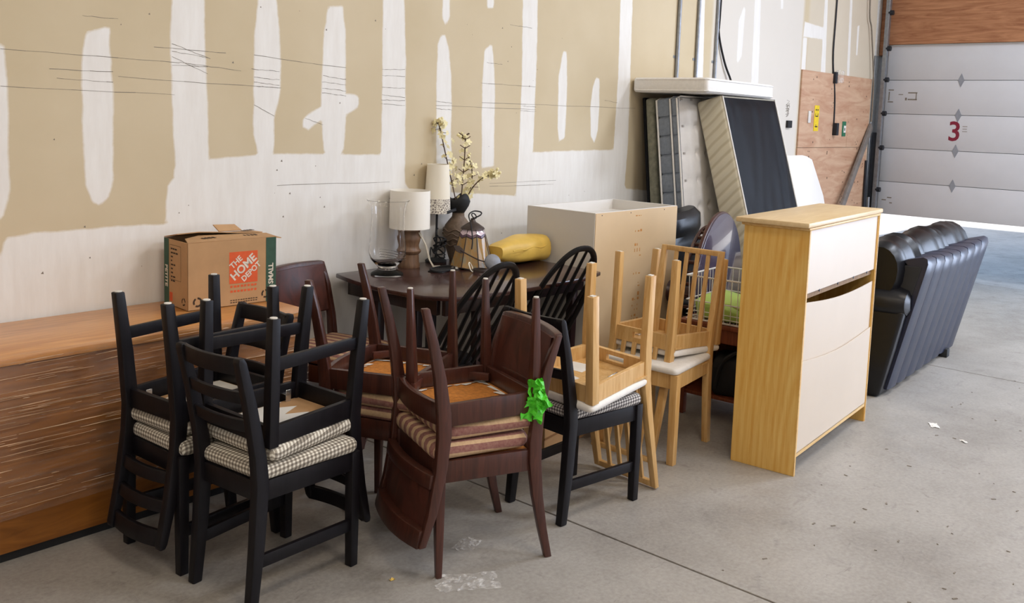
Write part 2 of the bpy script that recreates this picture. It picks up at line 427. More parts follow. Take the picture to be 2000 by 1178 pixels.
# drywall skin of the left wall: a fine grid that carries the outlines of the joint compound
PL=[
[(1.291,1.885),(1.400,1.865),(1.415,1.856),(1.424,1.675),(1.420,1.266),(1.393,1.174),(1.270,1.091)],
[(1.737,1.941),(1.817,1.969),(1.837,1.965),(1.836,1.867),(1.849,1.693),(1.845,1.316),(1.823,1.238),(1.785,1.202),(1.748,1.219),(1.721,1.297),(1.714,1.537),(1.713,1.794),(1.726,1.901)],
[(2.134,2.388),(2.280,2.411),(2.284,1.900),(2.297,1.664),(2.304,1.351),(2.127,1.082),(2.082,1.116),(2.093,1.285),(2.131,1.319),(2.118,1.658),(2.110,1.979)],
[(2.569,2.458),(2.641,2.470),(2.666,2.228),(2.682,2.080),(2.699,1.881),(2.697,1.728),(2.662,1.600),(2.663,1.472),(2.649,1.395),(2.575,1.396),(2.560,1.447),(2.540,1.522),(2.542,1.722),(2.546,2.018),(2.565,2.142)],
[(2.984,2.183),(3.076,2.194),(3.102,2.068),(3.103,1.826),(3.108,1.738),(3.160,1.736),(3.194,1.724),(3.198,1.672),(3.165,1.648),(3.110,1.622),(3.103,1.445),(3.063,1.385),(2.996,1.386),(2.962,1.445),(2.950,1.593),(2.868,1.540),(2.828,1.556),(2.832,1.600),(2.878,1.632),(2.943,1.664),(2.950,1.818),(2.960,2.056)],
[(3.348,2.585),(3.484,2.607),(3.516,2.163),(3.529,1.964),(3.546,1.118),(3.354,1.128),(3.358,1.415),(3.358,1.699)],
[(1.220,0.585),(1.231,0.993),(1.380,1.020),(1.401,1.091),(1.499,1.104),(1.643,1.105),(1.909,1.109),(2.115,1.104),(2.124,1.355),(2.297,1.400),(2.679,1.421),(2.996,1.418),(3.354,1.410),(3.463,1.298),(3.550,1.237),(3.583,1.200),(4.170,1.158),(4.522,1.130),(4.531,1.339),(4.672,1.415),(5.116,1.422),(5.612,1.427),(5.676,1.281),(5.782,1.131),(6.274,1.089),(7.966,0.994),(8.127,-0.204),(4.044,0.0),(1.22,0)],
[(4.505,2.773),(4.656,2.798),(4.677,2.078),(4.673,1.405),(4.584,1.117),(4.511,1.137),(4.528,1.406),(4.532,1.903)],
[(3.801,2.108),(3.835,2.111),(3.863,2.045),(3.889,1.899),(3.906,1.687),(3.903,1.528),(3.921,1.287),(3.918,1.147),(3.797,1.152),(3.778,1.578),(3.772,1.892),(3.774,2.058)],
[(4.172,2.047),(4.226,2.089),(4.245,2.084),(4.264,1.978),(4.281,1.810),(4.294,1.326),(4.181,1.316),(4.169,1.584),(4.162,1.861)],
[(4.952,2.098),(4.991,2.098),(5.007,1.939),(5.016,1.719),(5.007,1.508),(4.941,1.480),(4.922,1.595),(4.912,1.934)],
[(5.338,1.947),(5.382,1.935),(5.393,1.782),(5.390,1.565),(5.354,1.473),(5.307,1.524),(5.286,1.727),(5.301,1.855)],
[(3.796,2.600),(3.850,2.608),(3.869,2.212),(3.837,2.159),(3.806,2.206)],
[(4.168,2.657),(4.241,2.669),(4.248,2.307),(4.184,2.303)],
[(5.587,2.877),(5.742,2.901),(5.768,1.955),(5.781,1.473),(5.757,1.105),(5.591,1.359),(5.610,1.946)],
[(6.654,3.042),(6.783,3.062),(6.796,2.652),(6.836,1.985),(6.720,1.979)],
[(7.468,2.676),(7.499,2.653),(7.485,2.242),(7.418,2.175),(7.396,2.200),(7.390,2.544)],
[(7.650,3.196),(7.756,3.212),(7.832,1.988),(7.693,1.982)],
[(8.728,2.666),(9.248,2.650),(9.268,2.533),(8.716,2.517)],
[(9.151,3.428),(9.201,3.436),(9.302,2.186),(9.187,2.180)],
[(9.773,3.524),(9.841,3.535),(9.939,2.194),(9.869,2.191)],
[(10.064,2.753),(10.121,2.758),(10.124,2.438),(10.081,2.435)],
[(8.146,3.087),(8.209,3.096),(8.241,2.733),(8.188,2.727)],
[(8.716,2.517),(8.811,2.515),(8.816,2.184),(8.722,2.179)],
]
PRIME = [(6.95, 5.5), (8.70, 5.5), (8.70, .3), (6.95, .3)]
def sdf(P, poly):
    poly = np.array(poly); d = np.full(len(P), 1e9); ins = np.zeros(len(P), bool)
    for i in range(len(poly)):
        a = poly[i-1]; b = poly[i]; e = b-a; w = P-a
        t = np.clip((w@e)/(e@e+1e-12), 0, 1); q = w-t[:, None]*e; d = np.minimum(d, np.hypot(q[:, 0], q[:, 1]))
        c = (a[1] <= P[:, 1]) != (b[1] <= P[:, 1])
        with np.errstate(divide='ignore', invalid='ignore'):
            xx = a[0]+(P[:, 1]-a[1])/(b[1]-a[1])*e[0]
        ins ^= c & (P[:, 0] < xx)
    return np.where(ins, -d, d)
gx = np.concatenate([np.arange(-5, 1, .5), np.arange(1, 10.6201, .0185)]); gz = np.concatenate([np.arange(0, .5, .1), np.arange(.5, 3.2, .0185), np.linspace(3.2, CEIL, 5)])
X, Z = np.meshgrid(gx, gz); P = np.c_[X.ravel(), Z.ravel()]
D = np.full(len(P), 9.0)
for q in PL: D = np.minimum(D, sdf(P, q))
PR = np.clip(.5-sdf(P, PRIME)/.05, 0, 1)*.8+np.clip((P[:, 0]-8.8)/.05, 0, 1)*.35
nx, nz = len(gx), len(gz)
idx = np.arange(nx*nz).reshape(nz, nx)
faces = np.stack([idx[:-1, :-1], idx[:-1, 1:], idx[1:, 1:], idx[1:, :-1]], -1).reshape(-1, 4)
me = bpy.data.meshes.new('drywall_sheet'); me.from_pydata([(x, WY-.004, z) for x, z in P], [], faces.tolist()); me.update()
a = me.attributes.new('plaster_distance', 'FLOAT', 'POINT'); a.data.foreach_set('value', D.astype(np.float32))
a = me.attributes.new('primed', 'FLOAT', 'POINT'); a.data.foreach_set('value', PR.astype(np.float32))
me.materials.append(M_dry); o = bpy.data.objects.new('drywall_sheet', me); C.objects.link(o); o.parent = wall_left
SC=[ (1.399,1.845,2.156,1.840),(2.156,1.840,2.473,1.822),(2.034,1.902,2.391,1.899),(2.119,1.923,2.310,1.867),(2.119,1.888,2.297,1.871),(2.119,1.865,2.297,1.795),(1.583,1.778,1.848,1.779),(1.612,1.740,1.848,1.737),(1.396,1.698,2.131,1.693),(1.870,1.760,2.691,1.748),(2.119,1.824,2.297,1.830),(2.544,1.900,3.106,1.873),(2.530,1.833,2.690,1.830),(2.544,1.794,2.691,1.789),(2.544,1.772,2.691,1.761),(2.559,1.752,2.700,1.749),(2.545,1.660,2.662,1.608),(2.956,1.824,3.107,1.813),(2.950,1.792,3.108,1.783),(2.951,1.760,3.108,1.751),(2.951,1.736,3.109,1.726),(2.847,1.601,2.960,1.571),(3.354,1.882,3.524,1.889),(3.355,1.846,3.525,1.852),(3.356,1.784,3.527,1.783),(3.357,1.742,3.528,1.734),(3.351,1.713,3.529,1.714),(3.351,1.691,3.529,1.688),(3.769,1.719,3.905,1.714),(3.770,1.695,4.683,1.696),(3.771,1.677,3.907,1.672),(4.149,1.845,4.674,1.844),(4.163,1.726,5.855,1.736),(4.401,2.224,4.617,2.222),(4.542,1.716,4.687,1.713),(4.528,1.685,4.689,1.683),(4.256,1.220,4.929,1.219),(4.257,1.200,4.902,1.192),(2.680,1.260,3.426,1.255),(1.721,2.005,1.873,2.007),(5.455,1.784,5.617,1.771),(4.198,1.973,4.341,1.970)]
mb = MB()
for x0, z0, x1, z1 in SC:
    n = 8
    pts = [(x0+(x1-x0)*i/n, z0+(z1-z0)*i/n+random.uniform(-.002, .002)) for i in range(n+1)]
    for i in range(n):
        (a0, b0), (a1, b1) = pts[i], pts[i+1]; w = .0011*random.uniform(.5, 1.2)
        mb.add([(a0, WY-.0048, b0-w), (a1, WY-.0048, b1-w), (a1, WY-.0048, b1+w), (a0, WY-.0048, b0+w)], [(0, 1, 2, 3)])
for k in range(46):
    x = random.uniform(1.4, 5.4); z = random.uniform(.85, 2.2); r = random.uniform(.002, .006)
    mb.add([(x-r, WY-.0048, z-r*.6), (x+r, WY-.0048, z-r), (x+r*.5, WY-.0048, z+r)], [(0, 1, 2)])
tag(mb.build('scratches', M_scuff, wall_left, smooth=False), kind='stuff')
# plywood lining at the far end of the left wall
for (x0, x1, z0, z1, nm) in ((8.72, 9.94, 1.432, 2.2, 'plywood_sheet'), (9.944, 10.56, 1.432, 2.2, 'plywood_sheet'), (8.72, 10.56, .2, 1.428, 'plywood_sheet')):
    MB().span((x0, WY-.022, z0), (x1, WY-.004, z1)).build(nm, M_ply, wall_left, .002, seg=1)
mb = MB()
for k in range(70):
    x = random.choice([9.02, 9.5, 9.93, 10.25, 10.4])+random.uniform(-.06, .06); z = random.uniform(.4, 2.15); r = random.uniform(.004, .010)
    mb.add([(x-r, WY-.0226, z-r), (x+r, WY-.0226, z-r), (x+r, WY-.0226, z+r), (x-r, WY-.0226, z+r)], [(0, 1, 2, 3)])
tag(mb.build('knots', M_stem, wall_left, smooth=False), kind='stuff')

# door wall: header, jamb, solid part with the second bay left open
wf = MB()
wf.span((DX, .42, 0), (DX+.15, .72, CEIL)); wf.span((DX, -9, 0), (DX+.15, -3.92, CEIL)); wf.span((DX, -3.92, 3.02), (DX+.15, .42, CEIL))
wf.span((DX+.05, .72, 2.65), (DX+.15, 4.05, CEIL)); wf.span((DX+.05, 3.86, 0), (DX+.15, 3.954, CEIL))
struct(wf.build('wall_front', M_paint, smooth=False)); wall_front = bpy.data.objects['wall_front']
MB().span((DX-.03, .72, 2.60), (DX+.05, 3.86, 3.82)).build('header_board', M_plyred, wall_front, .003, seg=1)
MB().span((DX-.03, .72, 3.824), (DX+.05, 3.86, 5.0)).build('header_board', M_plyred, wall_front, .003, seg=1)
MB().span((DX-.03, 3.864, 2.48), (DX+.05, 3.95, 5.0)).build('header_board', M_plyred, wall_front, .003, seg=1)
MB().span((10.63, 3.93, 0), (DX+.05, 3.952, 2.47)).build('jamb', M_galv, wall_front, .003, seg=1)
# overhead door, raised by two thirds of a metre
seams = [.665, 1.043, 1.427, 1.819, 2.2, 2.598]
door = struct(MB().span((DX+.032, .74, .67), (DX+.05, 3.85, 2.59)).build('door_1', M_galv, smooth=False))
for i in range(5):
    MB().span((DX, .74, seams[i]+.0025), (DX+.032, 3.85, seams[i+1]-.0025)).build('door_panel', M_door, door, .004)
for z in seams[1:5]:
    MB().prism([(0, -.075), (.034, 0), (0, .075), (-.034, 0)], 0, .004, Matrix(((0, 0, -1, DX), (1, 0, 0, 3.05), (0, 1, 0, z), (0, 0, 0, 1)))).build('hinge_plate', M_sticker, door, .001, seg=1)
MD = frame((DX-.001, 3.075, 1.633), (0, -1, 0), (0, 0, 1))
text_mesh('3', .30, 'door_number', M_maroon, door, MD, .001, bold=.004, sx=.95)
mb = MB()
for y, z, w, h in ((2.972, 1.70, .05, .006), (2.972, 1.672, .045, .006), (2.972, 1.645, .05, .006), (3.79, 2.09, .06, .012), (3.79, 1.955, .06, .012), (3.81, 2.02, .012, .10), (3.68, 2.04, .05, .008), (3.55, 2.06, .10, .014), (3.55, 1.985, .10, .014), (3.51, 2.02, .01, .07), (3.62, 1.99, .02, .03), (3.78, .83, .05, .012), (3.72, .86, .05, .012), (3.70, .80, .03, .012)):
    mb.add([(DX-.0012, y+w/2, z-h/2), (DX-.0012, y-w/2, z-h/2), (DX-.0012, y-w/2, z+h/2), (DX-.0012, y+w/2, z+h/2)], [(0, 1, 2, 3)])
mb.build('door_markings', M_scuff, door, smooth=False)
# vertical track of the door with its rollers
tr = thing('door_track', 'galvanised vertical door track with rollers beside the white overhead door', 'track', (DX-.09, 3.84, 0))
MB().span((-.04, -.012, .3), (.02, -.006, 5.2)).span((-.045, -.012, .3), (-.04, .03, 5.2)).build('channel', M_galv, tr, .001, seg=1)
MB().span((-.035, .0, .02), (.03, .012, 5.2)).build('back_flange', M_darkmetal, tr)
MB().span((-.03, .03, .0), (.03, .08, 1.6)).build('post', M_darkmetal, tr, .003)
for z in (.95, 1.43, 1.82, 2.2, 2.55, 2.95):
    MB().tube([(-.02, -.05, z), (-.02, .0, z)], .028, 10).build('roller', M_darkmetal, tr)
for k, (x, y, z1) in enumerate(((10.52, 3.885, 1.28), (10.60, 3.86, .86))):
    t = tag(MB().tube([(x, y, 0), (x+.01, y+.03, z1)], .016, 10).build('steel_rod', M_darkmetal if k == 0 else M_galv), ['dark steel rod standing in the corner behind the grey plank', 'shorter bright steel rod in the corner next to the door track'][k], 'rod', 'rods in the door corner')
# conduits on the wall
for k, (x, r, lab) in enumerate(((6.39, .016, 'leftmost of the three conduits above the bare mattress, grey steel'), (6.69, .014, 'middle one of the three thin conduits above the bare mattress'), (7.0, .014, 'rightmost of the three conduits, beside the hanging black cable'))):
    t = thing('conduit', lab, 'pipe', (x, WY-.004-r, 1.25), 0, 'conduits on the drywall')
    MB().tube([(0, 0, 0), (0, 0, 3.9)], r, 10).build('pipe', M_galv, t)
    for z in (.9, 2.2): MB().span((-.04, r-.004, z), (.04, r+.003, z+.02)).build('clamp', M_galv, t)
def cable(name, pts, r, label, cat='cable', mat=M_black, group=None):
    P_ = []
    n = 6; q = [Vector(p) for p in pts]
    for i in range(len(q)-1):
        p0 = q[max(i-1, 0)]; p1 = q[i]; p2 = q[i+1]; p3 = q[min(i+2, len(q)-1)]
        for k in range(n):
            t = k/n; P_.append(.5*((2*p1)+(p2-p0)*t+(2*p0-5*p1+4*p2-p3)*t*t+(3*p1-p0-3*p2+p3)*t**3))
    P_.append(q[-1])
    if name is None: return P_
    o = MB().tube(P_, r, 6).build(name, mat); tag(o, label, cat, group); return o
def spline(pts): return cable(None, pts, 0, '')
yw = WY-.016
cable('hanging_cable', [(7.05, yw, 4.9), (7.04, yw, 2.68), (7.03, yw, 2.42), (7.14, yw-.01, 2.17), (7.25, yw-.02, 2.02), (7.21, yw-.03, 1.975)], .009, 'black cable hanging down the wall to the white top mattress')
pc = thing('power_cable', 'dark cord running down the plywood from a clear box to an outlet', 'cable', (9.5, yw, 1.6))
MB().tube(spline([(-.06, 0, 3.4), (-.055, 0, 1.36), (-.06, 0, .83), (-.005, 0, .57), (.005, -.008, .5), (.04, -.012, .3), (.055, -.012, .06)]), .008, 6).build('cord', M_darkmetal, pc)
MB().span((-.03, -.035, .50), (.02, 0, .62)).build('plug_box', M_darkmetal, pc, .004)
MB().span((.03, -.06, .51), (.13, -.008, .64)).build('clear_cover', M_scrap, pc, .006)
t = thing('outlet', 'grey outlet box with white plate at the lower end of the dark cord', 'outlet', (9.6, WY-.022, 1.56))
MB().span((-.06, -.05, 0), (-.005, 0, .13)).build('back_box', M_darkmetal, t, .004); MB().span((.005, -.012, 0), (.075, 0, .13)).build('plate', M_white, t, .004)
t = tag(MB().span((8.90, WY-.035, 1.68), (8.96, WY-.022, 1.80)).build('switch_plate', M_white, None, .004), 'small white switch plate left of the yellow sticker', 'switch')
t = thing('warning_sticker', 'tall yellow warning sticker with black marks on the plywood', 'sign', (9.11, WY-.0225, 1.60))
MB().span((-.055, -.004, 0), (.055, 0, .26)).build('sheet', M_signyellow, t)
mb = MB()
for x, z, w, h in ((-.02, .215, .02, .016), (.022, .215, .02, .016), (0, .15, .06, .010), (-.028, .165, .008, .03), (.028, .165, .008, .03), (0, .045, .06, .012), (-.01, .06, .02, .006)):
    mb.span((x-w/2, -.0052, z-h/2), (x+w/2, -.004, z+h/2))
mb.build('print', M_black, t, smooth=False)
t = thing('green_label', 'small green and white label right of the outlet on plywood', 'sign', (9.84, WY-.0225, 1.55))
MB().span((-.045, -.005, 0), (.05, 0, .16)).build('backing', M_signgreen, t); MB().span((-.012, -.009, .04), (.04, -.005, .115)).build('card', M_paper, t); MB().span((.0, -.0096, .06), (.02, -.009, .09)).build('print', M_black, t, smooth=False)
tag(MB().span((8.455, WY-.03, 1.625), (8.545, WY-.004, 1.695)).build('wall_box', M_black, None, .004), 'small black box fixed on white drywall under scribbled writing', 'box')
mb = MB()
for k in range(3):
    pts = [(8.43+.08*random.random(), WY-.005, 1.72+.045*k+i*.004+random.uniform(-.01, .03)) for i in range(14)]
    mb.tube(spline(pts), .0016, 3)
mb.build('scribble', M_scuff, wall_left)
cable('pull_rope', [(10.27, yw-.02, 4.6), (10.29, yw-.02, 3.05), (10.40, yw-.02, 2.73), (10.53, yw-.03, 2.23), (10.565, yw-.03, 1.95), (10.565, yw-.03, 1.72)], .008, 'grey rope hanging down in the corner left of the door track', 'rope', M_scuff)
# leaning plank
tag(MB().box((0, 0, 0), (.085, .03, 2.30), M=(Matrix.Rotation(radians(0), 3, 'Z'))).build('plank', M_plank, None, .003), 'grey weathered plank leaning diagonally against the plywood lining', 'plank')
pk = bpy.data.objects['plank']; pk.location = (9.79, WY-.10, .845); pk.rotation_euler = (radians(-3), radians(43.9), 0)
pk.scale = (1, 1, 1.0)

# ------------------------------------------------------------------ chairs
UPR = {}
def xmat(x, y, yaw, z=0, inv=False, rx=0, ry=0):
    M = Matrix.Translation((x, y, z)) @ Matrix.Rotation(yaw, 4, 'Z') @ Matrix.Rotation(ry, 4, 'Y') @ Matrix.Rotation(rx, 4, 'X')
    if inv: M = M @ Matrix.Rotation(pi, 4, 'Y')
    return M
def place(proto, label, cat, group, *args, first=False, **kw):
    r = proto if first else dup(proto)
    r.matrix_world = xmat(*args, **kw); tag(r, label, cat, group); return r
def arc_rail(x0, x1, y, z0, z1, depth, th, lean=0, n=8, rise=0):
    secs = []
    for i in range(n+1):
        t = i/n; x = x0+(x1-x0)*t; yy = y-depth*(1-(2*t-1)**2); zz = rise*(1-(2*t-1)**2)
        secs.append([(x, yy-th/2, z0), (x, yy+th/2, z0), (x, yy+th/2-lean, z1+zz), (x, yy-th/2-lean, z1+zz)])
    return MB().loft(secs)

def black_chair(cush):
    t = thing('ladder_back_chair', '', 'chair')
    wf_, wr_, fy, h = .178, .150, .203, .861
    for s in (-1, 1):
        l = MB().post([(s*wf_, fy, 0, .033, .033), (s*wf_, fy, .25, .038, .038), (s*wf_, fy, .432, .038, .038)]).build('front_leg', M_blackwood, t, .003)
        MB().lathe([(.013, -.003), (.013, 0)], (s*wf_, fy, 0), 10).build('felt_pad', M_felt, l)
        l = MB().post([(s*wr_, -.225, 0, .034, .036), (s*wr_, -.203, .22, .037, .046), (s*wr_, -.19, .42, .037, .052), (s*wr_, -.20, .52, .036, .048), (s*wr_, -.235, .70, .034, .040), (s*wr_, -.272, .845, .034, .032), (s*wr_, -.276, .861, .034, .020)]).build('back_leg', M_blackwood, t, .005)
        MB().lathe([(.013, -.003), (.013, 0)], (s*wr_, -.223, 0), 10).build('felt_pad', M_felt, l)
        MB().loft([[(s*.166-.01, -.185, z) for z in ()] or [(s*wr_-.010, -.18, .362), (s*wr_+.010, -.18, .362), (s*wr_+.010, -.18, .43), (s*wr_-.010, -.18, .43)], [(s*wf_-.010, fy-.01, .362), (s*wf_+.010, fy-.01, .362), (s*wf_+.010, fy-.01, .43), (s*wf_-.010, fy-.01, .43)]]).build('side_apron', M_blackwood, t, .002)
        MB().loft([[(s*wr_-.009, -.19, .135), (s*wr_+.009, -.19, .135), (s*wr_+.009, -.19, .178), (s*wr_-.009, -.19, .178)], [(s*wf_-.009, fy-.01, .135), (s*wf_+.009, fy-.01, .135), (s*wf_+.009, fy-.01, .178), (s*wf_-.009, fy-.01, .178)]]).build('side_stretcher', M_blackwood, t, .002)
    MB().span((-wf_, fy-.008, .362), (wf_, fy+.012, .43)).build('front_apron', M_blackwood, t, .002)
    MB().span((-wr_, -.20, .362), (wr_, -.18, .43)).build('back_apron', M_blackwood, t, .002)
    for z0, z1, y in ((.800, .858, -.258), (.700, .742, -.236), (.602, .644, -.216)):
        arc_rail(-wr_, wr_, y, z0, z1, .022, .018, .008).build('back_rail', M_blackwood, t, .003)
    sb = MB().span((-.138, -.178, .4235), (.138, .192, .430)).build('seat_board', M_card, t)
    mb = MB()
    zz = .4229
    top = [(-.135, -.10), (-.10, -.03), (-.06, -.11), (-.02, -.02), (.02, -.10), (.06, -.01), (.10, -.08), (.135, .0)]
    for (xa, ya), (xb, yb) in zip(top[:-1], top[1:]): mb.add([(xa, .188, zz), (xb, .188, zz), (xb, yb, zz), (xa, ya, zz)], [(0, 1, 2, 3)])
    mb.build('paper_label', M_paper, t, smooth=False)
    for s, y in ((-1, -.12), (1, -.13)):
        MB().span((s*.12, y-.012, .395), (s*.15, y+.012, .399)).span((s*.12, y-.012, .378), (s*.124, y+.012, .424)).build('bracket', M_chrome, t, .001, seg=1)
    pillow([(-.163, -.20), (.163, -.20), (.205, .215), (-.205, .215)], .4305, .482, .022, .035, 'cushion', cush, t)
    return t
BK = 'black ladder-back dining chairs'
A = black_chair(M_ging)
place(A, 'upright black ladder-back chair nearest the camera, back at left, carrying another', 'chair', BK, 1.819, 2.676, -1.467, first=True)
place(A, 'upturned black ladder-back chair with white papers on its underside, resting on the nearest chair', 'chair', BK, 1.869, 2.686, 1.659, .976, True, .004, -.021)
place(A, 'upright black ladder-back chair beside the plastic-wrapped bench, bottom of the left stack', 'chair', BK, 1.77, 3.072, 1.62)
place(A, 'upturned black ladder-back chair beside the plastic-wrapped bench, its back hanging down at left', 'chair', BK, 1.744, 3.071, -1.472, .978, True, .018, -.004)
Cc = dup(A); Cc.name = 'ladder_back_chair'
place(Cc, 'upright black ladder-back chair with grey checked cushion carrying an upturned birch chair', 'chair', BK, 3.085, 2.317, -1.649, first=True)
for ch in Cc.children:
    if ch.name.startswith('cushion'):
        ch.data = ch.data.copy(); ch.data.materials[0] = M_gingd

def brown_chair():
    t = thing('panel_back_chair', '', 'chair')
    wf_, wr_, fy = .204, .211, .173
    for s in (-1, 1):
        l = MB().post([(s*wf_, fy, 0, .022, .022), (s*(wf_-.004), fy+.002, .2, .032, .032), (s*(wf_-.008), fy+.004, .40, .040, .040), (s*(wf_-.008), fy+.004, .43, .040, .040)]).build('front_leg', M_maho, t, .004)
        MB().lathe([(.010, -.004), (.010, 0)], (s*wf_, fy, 0), 10).build('glide', M_felt, l)
        MB().post([(s*wr_, -.268, 0, .024, .028), (s*wr_, -.238, .12, .026, .034), (s*wr_, -.212, .25, .028, .042), (s*wr_, -.196, .38, .030, .050), (s*wr_, -.194, .46, .030, .050), (s*wr_, -.206, .58, .028, .044), (s*wr_, -.240, .74, .027, .036), (s*wr_, -.278, .852, .026, .026)]).build('back_leg', M_maho, t, .004)
        MB().loft([[(s*.205-.011, -.18, .350), (s*.205+.011, -.18, .350), (s*.205+.011, -.18, .43), (s*.205-.011, -.18, .43)], [(s*.197-.011, .165, .350), (s*.197+.011, .165, .350), (s*.197+.011, .165, .43), (s*.197-.011, .165, .43)]]).build('side_apron', M_maho, t, .002)
    MB().span((-.20, .166, .350), (.20, .188, .43)).build('front_apron', M_maho, t, .002)
    arc_rail(-.205, .205, -.19, .350, .43, .03, .022).build('back_apron', M_maho, t, .002)
    for a_, b_ in (((-1, 1)), ((1, 1)), ((-1, -1)), ((1, -1))):
        c = (a_*.165, b_*.135-.005, .385); MB().box(c, (.085, .018, .03), rz=-a_*b_*pi/4).build('corner_block', M_maho2, t, .002)
    arc_rail(-.21, .21, -.266, .792, .856, .026, .032, .014, rise=.006).build('top_rail', M_maho, t, .003)
    arc_rail(-.21, .21, -.226, .598, .648, .026, .032, .006).build('lower_rail', M_maho, t, .003)
    secs = []
    MB().add(*(lambda S_: ([p for q in S_ for p in q], [(i*4+j, i*4+(j+1) % 4, (i+1)*4+(j+1) % 4, (i+1)*4+j) for i in range(len(S_)-1) for j in range(4)]))(
        [[(x, -.224-dp+.006, .606), (x, -.224-dp+.015, .606), (x, -.270-dp+.017, .842), (x, -.270-dp+.008, .842)] for x, dp in [(-.205+.41*i/10, .026*(1-(2*i/10-1)**2)) for i in range(11)]])).build('back_panel', M_maho2, t)
    ub = MB().span((-.19, -.185, .412), (.19, .165, .42)).build('seat_webbing', M_burlap, t)
    mb = MB()
    for side in range(4):
        for k in range(9):
            u = -.17+.34*k/8; L_ = random.uniform(.012, .05); w = random.uniform(.012, .03); z = .411-random.uniform(0, .006)
            if side == 0: q = [(u-w, -.18, .412), (u+w, -.18, .412), (u+w*.6, -.18+L_, z), (u-w*.7, -.18+L_*.8, z)]
            elif side == 1: q = [(u-w, .155, .412), (u+w, .155, .412), (u+w*.6, .155-L_, z), (u-w*.7, .155-L_*.7, z)]
            elif side == 2: q = [(-.18, u*.9-w, .412), (-.18, u*.9+w, .412), (-.18+L_, u*.9+w*.6, z), (-.18+L_*.8, u*.9-w*.6, z)]
            else: q = [(.18, u*.9-w, .412), (.18, u*.9+w, .412), (.18-L_*.7, u*.9+w*.6, z), (.18-L_, u*.9-w*.6, z)]
            mb.add(q, [(0, 1, 2, 3)])
    tag(mb.build('torn_lining', M_whitefab, t, smooth=False), kind='stuff')
    pillow([(-.20, -.185), (.20, -.185), (.212, .205), (-.212, .205)], .432, .492, .028, .04, 'cushion', M_stripe, t, dome=.004)
    return t
BR = 'brown panel-back dining chairs'
B = brown_chair()
place(B, 'upright brown panel-back chair in front centre, carrying an upturned brown chair', 'chair', BR, 2.432, 2.351, 1.194, first=True)
D2 = place(B, 'upturned brown panel-back chair in front with green tape on one leg', 'chair', BR, 2.441, 2.35, -1.918, .991, True, .017, -.006)
place(B, 'upturned brown panel-back chair between the black stacks and the dark table', 'chair', BR, 2.456, 2.791, -2.758, .985, True, .015, .019)
place(B, 'upright brown panel-back chair by the wall with striped seat, beside the table corner', 'chair', BR, 2.80, 3.60, -2.90)
# stool that carries the middle upturned chair
st = thing('upholstered_stool', 'dark brown stool under the upturned brown chair in the middle', 'stool', (2.456, 2.80, 0), -2.758)
for sx in (-1, 1):
    for sy in (-1, 1):
        MB().post([(sx*.12, sy*.11, 0, .024, .024), (sx*.12, sy*.11, .38, .036, .036)]).build('leg', M_maho, st, .003)
MB().span((-.185, -.165, .36), (.185, .165, .44)).build('apron', M_maho, st, .004)
pillow([(-.19, -.17), (.19, -.17), (.19, .17), (-.19, .17)], .44, .491, .024, .035, 'cushion', M_stripe, st, dome=.002)
# crumpled green tape on the front leg of the upturned chair
mb = MB(); rnd = random.Random(4)
def crumple(n, sx, sy, sz, seed):
    r = random.Random(seed); pts = []; rows = []
    for i in range(n+1):
        row = []
        for j in range(n+1):
            u = i/n-.5; v = j/n-.5
            row.append((sx*u+r.uniform(-1, 1)*sx*.07, sz*(.35*sin(6*u+2*v)+r.uniform(-.5, .5)), sy*v+r.uniform(-1, 1)*sy*.06))
        rows.append(row)
    vs = [p for r_ in rows for p in r_]; k = n+1
    return vs, [(i*k+j, i*k+j+1, (i+1)*k+j+1, (i+1)*k+j) for i in range(n) for j in range(n)]
tp = MB(); bpy.context.view_layer.update()
Wd = D2.matrix_world.copy(); Wi = Wd.inverted(); leg_at = Wd @ Vector((-.2, .185, .38)); view = Vector((.66, -.75, 0)); near = Vector((-.75, -.66, 0))
for (du, dz, dn, sx, sy, ang, sd_) in ((.0, .040, .030, .062, .085, .25, 1), (-.010, -.035, .034, .078, .085, -.3, 2), (.015, .0, .042, .05, .07, .7, 5)):
    vs, fs = crumple(6, sx, sy, .022, sd_); ca, sa = cos(ang), sin(ang)
    tp.add([Wi @ (leg_at+view*(du+v[0]*ca-v[2]*sa)+near*(dn+v[1])+Vector((0, 0, dz+v[0]*sa+v[2]*ca))) for v in vs], fs)
o = tp.build('tape', M_tape, D2, smooth=False); o['label'] = 'crumpled bright green tape'
so = o.modifiers.new('t', 'SOLIDIFY'); so.thickness = .0012

